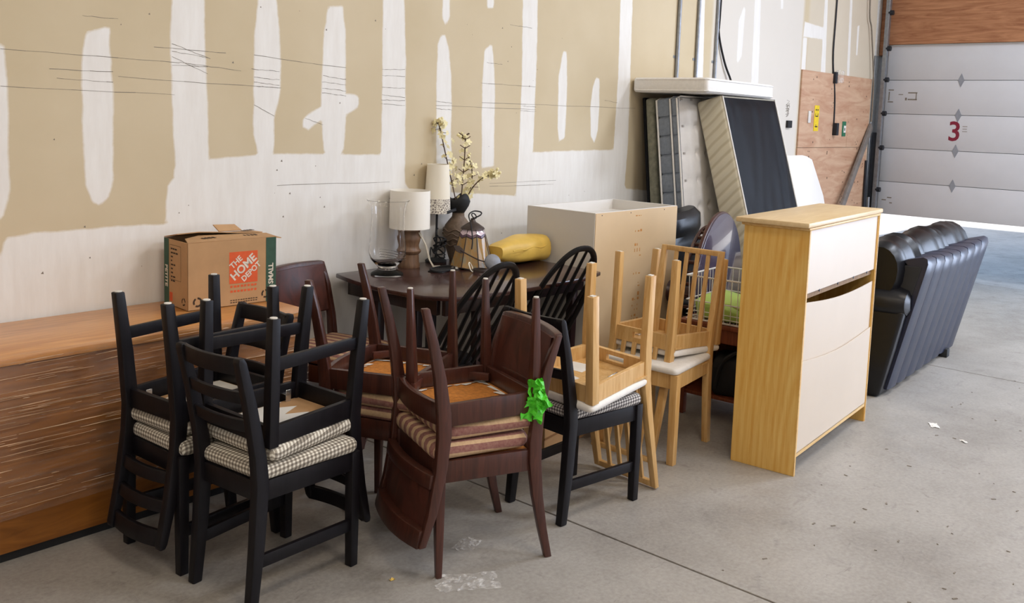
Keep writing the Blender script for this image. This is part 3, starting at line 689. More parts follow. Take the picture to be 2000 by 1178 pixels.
def birch_chair():
    t = thing('slat_back_chair', '', 'chair')
    wf_, wr_, fy, h = .200, .165, .192, .992
    for s in (-1, 1):
        l = MB().post([(s*wf_, fy, 0, .036, .036), (s*wf_, fy, .445, .040, .040)]).build('front_leg', M_birch, t, .002)
        MB().span((s*wf_-.010, fy-.010, -.003), (s*wf_+.010, fy+.010, 0)).build('felt_pad', M_felt, l)
        l = MB().post([(s*wr_, -.228, 0, .033, .036), (s*wr_, -.205, .30, .034, .042), (s*wr_, -.20, .46, .034, .042), (s*wr_, -.222, .62, .033, .036), (s*wr_, -.286, .992, .030, .024)]).build('back_leg', M_birch, t, .002)
        MB().span((s*wr_-.010, -.238, -.003), (s*wr_+.010, -.218, 0)).build('felt_pad', M_felt, l)
        MB().loft([[(s*wr_-.010, -.19, .372), (s*wr_+.010, -.19, .372), (s*wr_+.010, -.19, .445), (s*wr_-.010, -.19, .445)], [(s*wf_-.010, fy-.01, .372), (s*wf_+.010, fy-.01, .372), (s*wf_+.010, fy-.01, .445), (s*wf_-.010, fy-.01, .445)]]).build('side_apron', M_birch, t, .0015, seg=1)
    MB().span((-wf_, fy-.008, .372), (wf_, fy+.012, .445)).build('front_apron', M_birch, t, .0015, seg=1)
    bk = MB(); bk.span((-wr_, -.215, .372), (wr_, -.195, .392)); bk.span((-wr_, -.215, .42), (wr_, -.195, .445)); bk.span((-wr_, -.215, .392), (-.05, -.195, .42)); bk.span((.05, -.215, .392), (wr_, -.195, .42))
    bk.build('back_apron', M_birch, t)
    MB().span((-wr_, -.296, .966), (wr_, -.274, .992)).build('top_rail', M_birch, t, .002)
    for x in (-.093, -.031, .031, .093):
        MB().post([(x, -.218, .44, .022, .014), (x, -.232, .62, .022, .014), (x, -.284, .97, .020, .014)]).build('slat', M_birch, t, .0015, seg=1)
    MB().span((-.185, -.19, .432), (.185, .185, .442)).build('seat_board', M_birch, t)
    zz = .4315
    mb = MB(); mb.add([(-.14, .02, zz), (.0, .04, zz), (-.01, .13, zz), (-.15, .12, zz)], [(0, 1, 2, 3)]); mb.add([(-.16, -.10, zz), (-.05, -.12, zz), (-.04, -.02, zz), (-.15, -.01, zz)], [(0, 1, 2, 3)])
    mb.build('paper_label', M_paper, t, smooth=False)
    for x, y in ((.10, -.06), (.13, .08)):
        MB().span((x-.012, y-.03, .426), (x+.012, y+.03, .4315)).tube([(x, y-.03, .415), (x, y+.03, .42)], .004, 6).build('bracket', M_chrome, t, .001, seg=1)
    pillow([(-.185, -.205), (.185, -.205), (.222, .222), (-.222, .222)], .446, .478, .015, .03, 'cushion', M_whitefab, t, dome=.003)
    return t
BI = 'birch slat-back dining chairs'
Bi = birch_chair()
place(Bi, 'upturned birch chair with white seat resting on a black chair with grey checks', 'chair', BI, 3.081, 2.282, 1.505, .978, True, -.085, -.025, first=True)
place(Bi, 'upright birch chair with white seat at right, its slatted back beside the pine dresser', 'chair', BI, 3.935, 2.43, 1.607)
place(Bi, 'upturned birch chair resting on the upright birch chair, in front of the white cabinet', 'chair', BI, 4.054, 2.469, -1.552, .967, True, -.07, .015)

def hoop_chair():
    t = thing('hoop_back_chair', '', 'chair')
    al, h, w, w0 = .579, .655, .19, .90; z0 = .435; ty = -.185
    def hp(u, v): return Vector((u, ty-v*sin(al), z0+v*cos(al)))
    pts = []; 
    for i in range(41):
        th = -pi/2+pi*i/40; u = (1 if th > 0 else -1)*w*abs(sin(th))**(2/2.3); v = h*abs(cos(th))**(2/2.3)
        u *= w0+(1-w0)*min(1, v/(h*.6)); pts.append((u, v))
    n = Vector((0, -cos(al), -sin(al)))
    secs = []
    for i, (u, v) in enumerate(pts):
        a = pts[max(i-1, 0)]; b = pts[min(i+1, 40)]; d = Vector((b[0]-a[0], b[1]-a[1])).normalized(); nn = (-d.y, d.x)
        c = hp(u, v); e = hp(u+nn[0], v+nn[1])-c
        secs.append([c+e*(.017*cos(k*pi/4+pi/8))+n*(.014*sin(k*pi/4+pi/8)) for k in range(8)])
    MB().loft(secs).build('hoop', M_blackgloss, t)
    # worn bead along the front edge of the hoop
    MB().tube([hp(u, v)-n*.0125 for u, v in pts[1:-1]], .0035, 5).build('worn_bead', M_edgeworn, t)
    for k in range(6):
        x0 = -.115+.23*k/5; x1 = -.15+.30*k/5
        v1 = h*(1-(abs(x1)/w)**2.3)**(1/2.3)
        P_ = [hp(x0+(x1-x0)*i/6, .0+v1*i/6) for i in range(7)]
        MB().tube(P_, [.008, .0105, .011, .0105, .010, .009, .007], 7).build('spindle', M_blackgloss, t)
    out = []
    for i in range(28):
        a = 2*pi*i/28; r = .205*(1+.06*cos(2*a)); out.append((r*cos(a), .205*sin(a)*(1.02)))
    MB().loft([[(x*s, y*s, z) for x, y in out] for s, z in ((.90, .405), (.98, .413), (1, .425), (.98, .437), (.90, .442))]).build('seat', M_blackgloss, t)
    for sx in (-1, 1):
        for sy in (-1, 1):
            P_ = [(sx*(.19+.02*(sy < 0)), sy*.19, 0), (sx*.175, sy*.17, .12), (sx*.16, sy*.155, .22), (sx*.14, sy*.13, .41)]
            MB().tube(P_, [.013, .02, .016, .018], 10).build('leg', M_blackgloss, t)
        MB().tube([(sx*.172, -.165, .14), (sx*.172, 0, .14), (sx*.172, .165, .14)], [.008, .013, .008], 8).build('stretcher', M_blackgloss, t)
    MB().tube([(-.172, 0, .14), (0, 0, .14), (.172, 0, .14)], [.008, .013, .008], 8).build('stretcher', M_blackgloss, t)
    return t
HP = 'black hoop-back spindle chairs'
W = hoop_chair()
place(W, 'black hoop-back spindle chair in front of the white cabinet', 'chair', HP, 3.90, 3.335, -.26, first=True)
place(W, 'black hoop-back spindle chair with worn rim in front of the dark table', 'chair', HP, 3.11, 3.245, -.126)

# ------------------------------------------------------------------ bench wrapped in stretch film
b = thing('wrapped_chest', 'long low wooden chest wrapped in stretch film along the wall', 'chest', (0, 0, 0))
MB().span((-.6, 3.375, .04), (2.455, 3.92, .722)).build('body', M_benchfront, b, .003)
MB().span((-.6, 3.365, .722), (2.46, 3.93, .75)).build('top_board', M_benchtop, b, .004)
MB().span((-.58, 3.40, 0), (2.44, 3.90, .04)).build('plinth', M_black, b)
fm = MB(); nxs = 60; nzs = 24; vs = []
rn = random.Random(3)
for i in range(nxs+1):
    x = -.6+3.055*i/nxs; zb = .175+.012*sin(3*x)+(x-1.2)*.045
    for j in range(nzs+1):
        z = zb+(.752-zb)*j/nzs
        vs.append((x, 3.360-.004*noise.noise((x*2, z*30, 0))-(.002), z))
for i in range(nxs+1): 
    x = -.6+3.055*i/nxs; vs.append((x, 3.40+.02*noise.noise((x*4, 1, 0)), .7525))
k = nzs+1; fs = [(i*k+j, (i+1)*k+j, (i+1)*k+j+1, i*k+j+1) for i in range(nxs) for j in range(nzs)]
o0 = (nxs+1)*k; fs += [(i*k+nzs, (i+1)*k+nzs, o0+i+1, o0+i) for i in range(nxs)]
fm.add(vs, fs); o = fm.build('stretch_film', M_film, b); o['label'] = 'clear crinkled stretch film'
# taut folds of the film: raised ridges along the chest, pale colour standing in for reflected streaks
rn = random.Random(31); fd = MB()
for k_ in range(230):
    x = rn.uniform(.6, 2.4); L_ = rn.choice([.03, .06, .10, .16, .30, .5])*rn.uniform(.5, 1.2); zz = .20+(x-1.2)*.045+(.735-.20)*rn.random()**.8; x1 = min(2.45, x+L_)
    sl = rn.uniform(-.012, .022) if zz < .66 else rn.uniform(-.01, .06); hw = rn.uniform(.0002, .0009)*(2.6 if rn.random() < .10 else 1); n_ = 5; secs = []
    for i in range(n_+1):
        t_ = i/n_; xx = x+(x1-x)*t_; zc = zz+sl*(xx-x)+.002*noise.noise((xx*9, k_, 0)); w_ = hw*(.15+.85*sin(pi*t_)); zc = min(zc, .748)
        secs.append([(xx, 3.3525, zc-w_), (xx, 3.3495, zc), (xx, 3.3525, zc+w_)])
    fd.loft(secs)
tag(fd.build('film_fold_glints', M_foldglint, b), kind='stuff')

# cardboard moving box on the chest
bx = thing('moving_box', 'cardboard moving box with orange square logo standing on the wrapped chest', 'box', (2.03, 3.655, .7515), radians(-4))
w, d, h = .43, .235, .30
body = MB(); t_ = .004
for (lo, hi) in (((0, 0, 0), (w, t_, h)), ((0, d-t_, 0), (w, d, h)), ((0, 0, 0), (t_, d, h)), ((w-t_, 0, 0), (w, d, h)), ((0, 0, 0), (w, d, t_))): body.span(lo, hi)
body.build('carton', M_card, bx, .0015, seg=1)
def flap(vs, name='flap'):
    mb = MB(); n = len(vs); mb.add(vs, [tuple(range(n))]); o = mb.build(name, M_card, bx, smooth=False)
    s_ = o.modifiers.new('t', 'SOLIDIFY'); s_.thickness = .004; return o
flap([(0, 0, h), (w, 0, h), (w+.004, .10, h+.004), (.10, .105, h+.012), (.03, .09, h+.004)])
flap([(w, d, h+.001), (0, d, h+.001), (-.004, .09, h+.028), (.10, .10, h+.03), (.20, .115, h+.022), (.30, .12, h+.012), (w, .125, h+.006)])
flap([(w, .0, h-.001), (w, d, h-.001), (w-.12, d-.02, h-.006), (w-.12, .02, h-.006)])
flap([(.22, .15, h+.02), (.36, .20, h+.012), (.33, .215, h+.04), (.20, .17, h+.05)])
flap([(w, .0, h), (w+.028, .0, h-.004), (w+.028, d, h-.002), (w, d, h)])
# prints, all on the carton
Mf = frame((0, -.0008, 0), (1, 0, 0), (0, 0, 1))          # front: x right, y up
Ml = frame((-.0008, d, 0), (0, -1, 0), (0, 0, 1))          # left side
def rect(M, x0, y0, x1, y1, name, mat): 
    mb = MB(); mb.add([M @ Vector(p) for p in ((x0, y0, 0), (x1, y0, 0), (x1, y1, 0), (x0, y1, 0))], [(0, 1, 2, 3)]); return mb.build(name, mat, bx, smooth=False)
rect(Mf, w-.052, .0, w, h, 'green_band', M_green); rect(Ml, 0, 0, .05, h, 'green_band', M_green)
rect(Mf, .195, .10, .335, .245, 'orange_square', M_orange)
Mq = Mf @ Matrix.Translation((.265, .172, .0008)) @ Matrix.Rotation(radians(40), 4, 'Z')
text_mesh('HOME', .052, 'logo_lettering', M_whiteink, bx, Mq, .0002, bold=.0016, sx=1.0)
text_mesh('THE', .036, 'logo_lettering', M_whiteink, bx, Mq @ Matrix.Translation((-.012, .043, 0)), .0002, bold=.001)
text_mesh('DEPOT', .036, 'logo_lettering', M_whiteink, bx, Mq @ Matrix.Translation((.014, -.042, 0)), .0002, bold=.001)
text_mesh('SMALL', .034, 'size_lettering', M_whiteink, bx, Mf @ Matrix.Translation((w-.026, .13, .0008)) @ Matrix.Rotation(pi/2, 4, 'Z'), .0002, bold=.001)
text_mesh('PETITE', .034, 'size_lettering', M_whiteink, bx, Ml @ Matrix.Translation((.025, .13, .0008)) @ Matrix.Rotation(-pi/2, 4, 'Z'), .0002, bold=.001)
lines = MB(); rn = random.Random(5)
for k_ in range(9):
    y = .255-.018*k_; x = .07
    for wd in range(rn.randint(1, 3)):
        l_ = rn.uniform(.012, .025); lines.add([Ml @ Vector(p) for p in ((x, y, 0), (x+l_, y, 0), (x+l_, y+.007, 0), (x, y+.007, 0))], [(0, 1, 2, 3)]); x += l_+.004
for (x0, y0, x1, y1) in ((.06, .12, .06+.11, .1215), (.06, .275, .17, .2765), (.06, .12, .0615, .2765), (.1685, .12, .17, .2765)):
    lines.add([Ml @ Vector(p) for p in ((x0, y0, 0), (x1, y0, 0), (x1, y1, 0), (x0, y1, 0))], [(0, 1, 2, 3)])
for k_ in range(2):
    for q in range(11):
        x = .20+q*.0125; lines.add([Mf @ Vector(p) for p in ((x, .022-.010*k_, 0), (x+rn.uniform(.006, .011), .022-.010*k_, 0), (x+.009, .026-.010*k_, 0), (x, .026-.010*k_, 0))], [(0, 1, 2, 3)])
for (cx, cy, M_, R_) in ((.375, .038, Mf, .02), (.195, .035, Ml, .018), (.045, .035, Mf, .022)):
    for a0 in (0, 120, 240):
        arc = [(cx+r_*cos(radians(a0+t)), cy+r_*sin(radians(a0+t)), 0) for r_, ts in ((R_, range(0, 91, 15)), (R_*.62, range(90, -1, -15))) for t in ts]
        lines.add([M_ @ Vector(p) for p in arc], [tuple(range(len(arc)))])
lines.build('printing', M_ink, bx, smooth=False)
sub = MB(); rn = random.Random(8)
for k_ in range(2):
    for q in range(8):
        x = .20+q*.017; y = .082-.022*k_; sub.add([Mf @ Vector(p) for p in ((x, y, 0), (x+rn.uniform(.008, .015), y, 0), (x+.012, y+.010, 0), (x, y+.010, 0))], [(0, 1, 2, 3)])
sub.add([Ml @ Vector(p) for p in ((.055, .02, 0), (.085, .02, 0), (.085, .06, 0), (.055, .06, 0))], [(0, 1, 2, 3)])
sub.build('orange_printing', M_orange, bx, smooth=False)
tp = MB(); 
for (x, y, a_) in ((.10, .055, .2), (.30, .06, -.1), (.355, .17, .3)):
    for q in range(4): tp.box((x+.018*q*cos(a_), y+.018*q*sin(a_), h+(.0075 if y < .1 else .0125)+.002), (.010, .028, .001), rz=a_)
tp.build('flap_printing', M_ink, bx, smooth=False)

# ------------------------------------------------------------------ dark table
TZ = .78
tb = thing('dining_table', 'dark brown gateleg dining table covered with lamps and a vase', 'table', (0, 0, 0))
out = [(3.02, 3.90)]
for i in range(1, 8): 
    t = i/8; out.append((3.02-.075*sin(pi*t*.9), 3.90-.84*t))
out += [(3.07, 3.04), (3.35, 2.985), (3.7, 2.975), (4.05, 2.985), (4.24, 3.04), (4.27, 3.4), (4.26, 3.9)]
MB().prism(out, TZ-.024, TZ).build('tabletop', M_tabletop, tb, .006)
ap = MB()
for lo, hi in (((3.06, 3.82, .67), (4.2, 3.845, .757)), ((3.06, 3.16, .67), (3.085, 3.845, .757)), ((4.17, 3.14, .67), (4.195, 3.845, .757)), ((3.08, 3.12, .67), (4.19, 3.145, .757))): ap.span(lo, hi)
ap.build('apron', M_tabledark, tb, .002)
for x, y in ((3.11, 3.65), (3.35, 3.16), (3.36, 3.62), (3.52, 3.68), (4.15, 3.65), (4.16, 3.18)):
    MB().post([(x, y, 0, .035, .035), (x, y, .70, .05, .05)]).build('leg', M_tabledark, tb, .003)

def cyl_shade(t, name, mat, r0, r1, z0, z1, n=40, th=.002):
    return MB().loft([[(r*cos(2*pi*k/n), r*sin(2*pi*k/n), z) for k in range(n)] for r, z in ((r0, z0), (r1, z1), (r1-th, z1), (r0-th, z0), (r0, z0))], cap=False).build(name, mat, t)
# hurricane vase
v = thing('glass_vase', 'clear glass hurricane vase with flared rim at the left end of the table', 'vase', (3.206, 3.70, TZ))
pr = [(.0, .0), (.085, .0), (.089, .008), (.082, .018), (.052, .032), (.048, .042), (.060, .055), (.088, .085), (.099, .12), (.099, .15), (.093, .20), (.089, .26), (.088, .32), (.092, .36), (.102, .39), (.114, .402), (.110, .403), (.098, .391), (.0885, .36), (.0848, .32), (.086, .26), (.090, .20), (.0955, .15), (.0955, .122), (.084, .09), (.05, .062), (.0, .058)]
MB().lathe(pr, n=40, cap=False).build('vase_body', M_glass, v)
ri = MB()
for k_, z in enumerate((.10, .113, .126, .139)):
    ri.tube([(.0985*cos(a), .0985*sin(a), z+.012*sin(a*2+.5)) for a in np.linspace(3.6, 5.4, 14)], .0022, 5)
ri.build('trailed_ridges', M_glass, v)
# lamp with white drum shade
lp = thing('table_lamp', 'short table lamp with turned wooden base and white drum shade', 'lamp', (3.475, 3.825, TZ))
MB().lathe([(.062, 0), (.064, .012), (.058, .03), (.056, .075), (.066, .085), (.068, .095), (.058, .105), (.055, .125), (.062, .15), (.066, .17), (.058, .185), (.060, .20), (.062, .21), (.03, .216), (.012, .22)], n=28).build('base', M_lampwood, lp)
MB().tube([(0, 0, .22), (0, 0, .30)], .008, 8).build('stem', M_darkmetal, lp)
cyl_shade(lp, 'lamp_shade', M_shade, .115, .112, .222, .435)
MB().tube([(.02, -.055, .2), (.06, -.07, .13), (.07, -.09, .05), (.085, -.11, .006), (.10, -.14, .005), (.13, -.13, .005)], .0035, 6).tube([(.03, -.055, .2), (.075, -.07, .11), (.08, -.09, .04), (.10, -.10, .006), (.14, -.11, .005)], .0035, 6).build('cord', M_whiteink, lp)
# tall lamp with pierced shade
l2 = thing('table_lamp', 'tall slim table lamp with black stem and lace-patterned cream shade', 'lamp', (3.725, 3.865, TZ))
MB().lathe([(.062, 0), (.064, .008), (.05, .018), (.012, .024), (.008, .03)], n=24).build('base', M_black, l2)
MB().tube([(0, 0, .02), (0, 0, .40)], .0065, 8).build('stem', M_black, l2)
cyl_shade(l2, 'lamp_shade', M_shade2, .0745, .064, .375, .575); cyl_shade(l2, 'lace_band', M_lace, .079, .0745, .290, .375)
cd = MB()
rn = random.Random(2)
for k_ in range(5):
    cd.tube([( .03*cos(a)*(1+.3*k_*.3)+rn.uniform(-.006, .006), -.03+.032*sin(a)+rn.uniform(-.006, .006), .03+.02*k_+.045*(.5+.5*sin(a+k_))) for a in np.linspace(0, 2*pi*1.05, 20)], .0042, 6)
cd.tube(spline([(.0, -.01, .20), (-.02, -.02, .17), (.015, -.02, .13), (-.01, -.03, .09), (-.06, -.05, .06), (-.10, -.06, .10), (-.115, -.07, .02)]), .0042, 6)
cd.build('cord', M_black, l2)
# vase with orchids
vs_ = thing('flower_vase', 'brown clay vase with black ruffled collar holding cream orchid sprays', 'vase', (3.872, 3.835, TZ))
MB().lathe([(.045, 0), (.05, .01), (.066, .06), (.083, .12), (.088, .165), (.078, .21), (.052, .245), (.038, .262), (.036, .285), (.040, .292)], n=28).build('vase_body', M_vase, vs_)
rg = MB()
for z, a_ in ((.10, 0), (.13, 1), (.16, 2), (.185, .5)):
    rg.tube([((.0885 if z > .12 else .080)*cos(a), (.0885 if z > .12 else .080)*sin(a), z+.008*sin(7*a+a_)) for a in np.linspace(0, 2*pi, 50)], .004, 5)
rg.build('relief', M_vase, vs_)
col = MB(); n = 30
secs = []
for r_, z_, amp in ((.036, .285, 0), (.045, .30, 0), (.062, .33, .002), (.070, .36, .006), (.066, .385, .02)):
    secs.append([(r_*cos(2*pi*k_/n), r_*sin(2*pi*k_/n), z_+amp*sin(2*pi*k_/n*3+.6)) for k_ in range(n)])
col.loft(secs, cap=False).loft([[(-.05-.09*t, -.03-.02*t, .31-.012*t-.006*k_) for k_ in (-1.5, 0, 1.5, 0)] for t in (0, .3, .7, 1)])
o = col.build('collar', M_black, vs_); o['label'] = 'black ruffled cloth collar'
sm = o.modifiers.new('t', 'SOLIDIFY'); sm.thickness = .003
rn = random.Random(11)
def petal_flower(mb, c, s, up_):
    c = Vector(c); up_ = Vector(up_).normalized(); a = up_.orthogonal().normalized(); b_ = up_.cross(a)
    for k_ in range(5):
        an = 2*pi*k_/5+rn.random(); d_ = (cos(an)*a+sin(an)*b_); e_ = up_.cross(d_)
        q = [c, c+d_*s*.5+e_*s*.34+up_*s*.15, c+d_*s*1.0+up_*s*.12, c+d_*s*.5-e_*s*.34+up_*s*.15]; mb.add(q, [(0, 1, 2), (0, 2, 3)])
def ball(mb, c, r_):
    mb.lathe([(r_*.05, -r_), (r_*.7, -r_*.7), (r_, 0), (r_*.7, r_*.7), (r_*.05, r_)], c, 7)
# sprays lie in directions seen across the wall: image right = (.66,-.75)
RX = Vector((.66, -.75, 0))
def pt(r_, z_, d_=0): return RX*r_+Vector((.75, .66, 0))*d_+Vector((0, 0, z_))
sprays = [[(0, .30), (-.03, .42), (-.075, .60), (-.12, .78), (-.135, .82), (-.125, .815)], [(0.01, .30), (.02, .45), (.028, .60), (.03, .72), (.02, .74)], [(.02, .30), (.07, .42), (.13, .49), (.19, .52), (.21, .535)], [(.03, .3), (.06, .40), (.075, .52), (.05, .62)]]
for si, sp_ in enumerate(sprays):
    pts = spline([pt(a_, z_, .02*si-.03) for a_, z_ in sp_])
    st_ = MB().tube(pts, .0035, 6)
    fl = MB(); m_ = len(pts); a0 = int(m_*(.25 if si != 2 else .55))
    for i in range(a0, m_, 1 if si != 1 else 2):
        f_ = 1-(i-a0)/max(1, m_-a0)
        for q in range(2):
            off = RX*rn.uniform(-.035, .035)*(.4+f_)+Vector((rn.uniform(-.02, .02), rn.uniform(-.02, .02), rn.uniform(-.012, .02)))
            if si == 0: off += RX*.018*(.3+f_)
            c_ = pts[i]+off
            if f_ > .3: petal_flower(fl, c_, rn.uniform(.018, .027), off+Vector((-.3, -.5, .2))*.05)
            else: ball(fl, c_, rn.uniform(.007, .011))
            if rn.random() < .6: st_.tube([pts[i], pts[i]+off], .0014, 4)
    if si == 1:
        for i in range(6, m_, 3):
            for s_ in (-1, 1): st_.tube([pts[i], pts[i]+RX*s_*.03+Vector((0, 0, .02))], .0025, 5)
    sto = st_.build('stem', M_stem, vs_); tag(fl.build('blossoms', M_flower, sto), kind='stuff')
# stained glass pendant shade standing on the table
tf = thing('pendant_shade', 'stained glass bell-shaped pendant lampshade standing on the table', 'lampshade', (3.755, 3.60, TZ), .2)
n = 8
R0, R1, R2, R3 = .128, .078, .058, .048; Z0, Z1, Z2, Z3 = .012, .185, .225, .255
def ang(k_): return 2*pi*k_/n+.1
def pp(r_, k_, z_): return Vector((r_*cos(ang(k_)), r_*sin(ang(k_)), z_))
ld = MB()
for k_ in range(n):
    q = [pp(R0, k_, Z0), (pp(R0, k_, Z0)+pp(R0, k_+1, Z0))/2+Vector((0, 0, -.012)), pp(R0, k_+1, Z0), pp(R1, k_+1, Z1), pp(R1, k_+.5, Z1-.012)*1, pp(R1, k_, Z1)]
    g = MB(); g.add(q, [(0, 1, 2, 3, 4, 5)]); o = g.build('glass_panel', M_amber, tf, smooth=False); s_ = o.modifiers.new('t', 'SOLIDIFY'); s_.thickness = .003
    q = [pp(R1, k_, Z1), pp(R1, k_+.5, Z1-.012), pp(R1, k_+1, Z1), pp(R1*.94, k_+1, Z1+.016), pp(R1*.94, k_+.5, Z1+.004), pp(R1*.94, k_, Z1+.016)]
    g = MB(); g.add(q, [(0, 1, 4, 5), (1, 2, 3, 4)]); o = g.build('plum_panel', M_plum, tf, smooth=False)
    q = [pp(R1*.94, k_, Z1+.016), pp(R1*.94, k_+.5, Z1+.004), pp(R1*.94, k_+1, Z1+.016), pp(R2, k_+1, Z2), pp(R2, k_, Z2)]
    g = MB(); g.add(q, [(0, 1, 2, 3, 4)]); o = g.build('lilac_panel', M_lilac, tf, smooth=False)
    ld.tube([pp(R0, k_, Z0), pp(R1, k_, Z1), pp(R2, k_, Z2)], .003, 5)
    ld.tube([pp(R0, k_, Z0), (pp(R0, k_, Z0)+pp(R0, k_+1, Z0))/2+Vector((0, 0, -.008)), pp(R0, k_+1, Z0)], .0035, 5)
    ld.tube([pp(R1, k_, Z1), pp(R1, k_+.5, Z1-.012), pp(R1, k_+1, Z1)], .0022, 5); ld.tube([pp(R2, k_, Z2), pp(R2, k_+1, Z2)], .0035, 5)
ld.build('lead_came', M_lead, tf)
MB().lathe([(.070, .222), (.066, .230), (.04, .248), (.018, .262), (.012, .275), (.014, .28), (.0, .285)], n=16).build('cap', M_lead, tf)
MB().tube(spline([(0, 0, .28), (.03, -.03, .30), (.05, -.02, .315), (.02, .01, .32), (-.03, .01, .30), (-.065, -.03, .25), (-.085, -.055, .17), (-.10, -.06, .12)]), .004, 6).tube([(.01+.02*cos(a), .01*sin(a), .295+.014*sin(a)) for a in np.linspace(0, 6.28, 14)], .0035, 6).build('cord', M_black, tf)
# round canopy with rod and leaf finial
cn = thing('lamp_canopy', 'grey round lamp canopy with rod, leaf finial and coiled wire on table', 'lamp part', (3.715, 3.455, TZ))
Mr = Matrix.Translation((.035, -.02, .05)) @ Matrix.Rotation(-2.2, 4, 'Z') @ Matrix.Rotation(radians(62), 4, 'Y')
MB().lathe([(.046, 0), (.047, .006), (.040, .018), (.018, .026), (.006, .03)], n=24).build('canopy', M_sticker, cn, M=Mr)
MB().tube(spline([(.02, -.02, .05), (-.02, .02, .06), (-.06, .06, .085), (-.10, .10, .115)]), .0035, 6).build('rod', M_lead, cn)
lf = [(0, 0), (.018, .014), (.045, .018), (.075, 0), (.045, -.018), (.018, -.014)]
MB().prism(lf, -.002, .002, frame((-.085, .085, .10), (-.55, .62, .55), (.45, -.25, .80))).build('leaf', M_lead, cn, .001, seg=1)
MB().tube([(-.05+.040*cos(a), -.01+.040*sin(a), .008+.004*a/6) for a in np.linspace(0, 18, 50)], .0035, 6).build('wire_coil', M_lead, cn)
MB().lathe([(.028, 0), (.03, .004), (.026, .006), (.024, .004)], (0, 0, 0), 18, cap=False).build('cream_ring', M_shade2, cn, M=Matrix.Translation((-.10, .02, .03)) @ Matrix.Rotation(1.1, 4, 'X') @ Matrix.Rotation(.5, 4, 'Y'))
# small dark tray and silver lid
ty_ = thing('black_tray', 'small flat black tray on the table before the tall lamp', 'tray', (3.545, 3.62, TZ), .3)
MB().prism([(-.09, -.045), (.09, -.045), (.10, 0), (.09, .045), (-.09, .045), (-.10, 0)], 0, .006).build('base', M_black, ty_, .002); MB().tube([(.1*cos(a), .052*sin(a), .010) for a in np.linspace(0, 2*pi, 24, endpoint=False)], .005, 6, closed=True).build('rim', M_black, ty_)
tag(MB().lathe([(.038, 0), (.04, .004), (.030, .012), (.012, .016), (.0, .017)], (0, 0, 0), 20).build('silver_lid', M_chrome, M=Matrix.Translation((3.655, 3.615, TZ))), 'small shiny lid lying on the table beside the black tray', 'lid')
# yellow padded thing at the right end of the table
yc = thing('yellow_cushion', 'bulging yellow vinyl cushion at the right end of the table', 'cushion', (4.07, 3.55, TZ), .1)
secs = []
def sgn(v, p): return (1 if v > 0 else -1)*abs(v)**p
for i in range(15):
    u = i/14; x = -.20+.42*u; s_ = max(.12, min(1, (sin(pi*min(1, u*.46+.05)))**.38*1.02))
    secs.append([(x, (.115+.006*sin(9*u+a))*s_*sgn(cos(a), .7), .080+(.080+.005*sin(7*u+3*a))*s_*sgn(sin(a), .7)) for a in np.linspace(0, 2*pi, 20, endpoint=False)])
MB().loft(secs).build('pad', M_yellow, yc); MB().tube([(-.17+.34*i/10, -.110-.004*sin(i), .10+.006*sin(i*1.3)) for i in range(11)], .003, 5).build('seam', M_yellow, yc)
# ------------------------------------------------------------------ white cabinet with open top
cb = thing('open_cabinet', 'white open-topped cabinet with tan back panel standing before the mattresses', 'cabinet', (4.325, 3.155, 0))
w, d, h = .905, .525, 1.10; t_ = .018
MB().span((0, .004, 0), (t_, d, h)).build('side_panel', M_white, cb, .001, seg=1); MB().span((w-t_, .004, 0), (w, d, h)).build('side_panel', M_white, cb, .001, seg=1)
MB().span((t_, d-t_, 0), (w-t_, d, h)).build('front_panel', M_white, cb, .001, seg=1)
MB().span((t_, .006, h-.085), (w-t_, d-t_, h-.067)).build('shelf', M_white, cb)
MB().span((t_, .006, h-.01), (w-t_, .02, h)).build('edge_rail', M_white, cb)
bp_ = MB().span((.003, 0, 0), (w-.003, .004, h-.003)).build('back_panel', M_tan, cb, smooth=False)
pr = MB(); rn = random.Random(21); z = h-.03
while z > .35:
    l_ = rn.choice([.012, .02, .03]); 
    if rn.random() < .8:
        for c_ in range(3): 
            if rn.random() < .75: pr.span((.42+.028*c_, -.001, z-l_), (.42+.028*c_+rn.choice([.006, .018]), 0, z-l_*rn.uniform(.2, .7)))
    z -= l_+.008
    if rn.random() < .08: z -= .06
pr.build('faded_print', M_oprint, bp_, smooth=False)
for x, z in ((.06, h-.02), (.36, h-.02), (.74, h-.02)): MB().span((x, -.0012, z), (x+.006, 0, z+.006)).build('staple', M_darkmetal, bp_, smooth=False)
# flattened carton lying under the chairs
fc = thing('flat_carton', 'low open cardboard carton on the floor under the birch chairs', 'box', (3.36, 2.70, 0), radians(8))
c_ = MB()
for lo, hi in (((0, 0, 0), (.58, .006, .17)), ((0, .29, 0), (.58, .296, .19)), ((0, 0, 0), (.006, .29, .17)), ((.574, 0, 0), (.58, .29, .17)), ((0, 0, 0), (.58, .29, .006))): c_.span(lo, hi)
c_.build('carton', M_card, fc, .001, seg=1); MB().span((0, -.003, .09), (.30, 0, .10)).build('fold', M_carddark, fc)
MB().prism([(0, 0), (.28, 0), (.24, .12), (.03, .11)], -.002, .002, frame((.3, -.006, .17), (1, 0, 0), (.1, -.5, -.8))).build('torn_flap', M_card, fc)

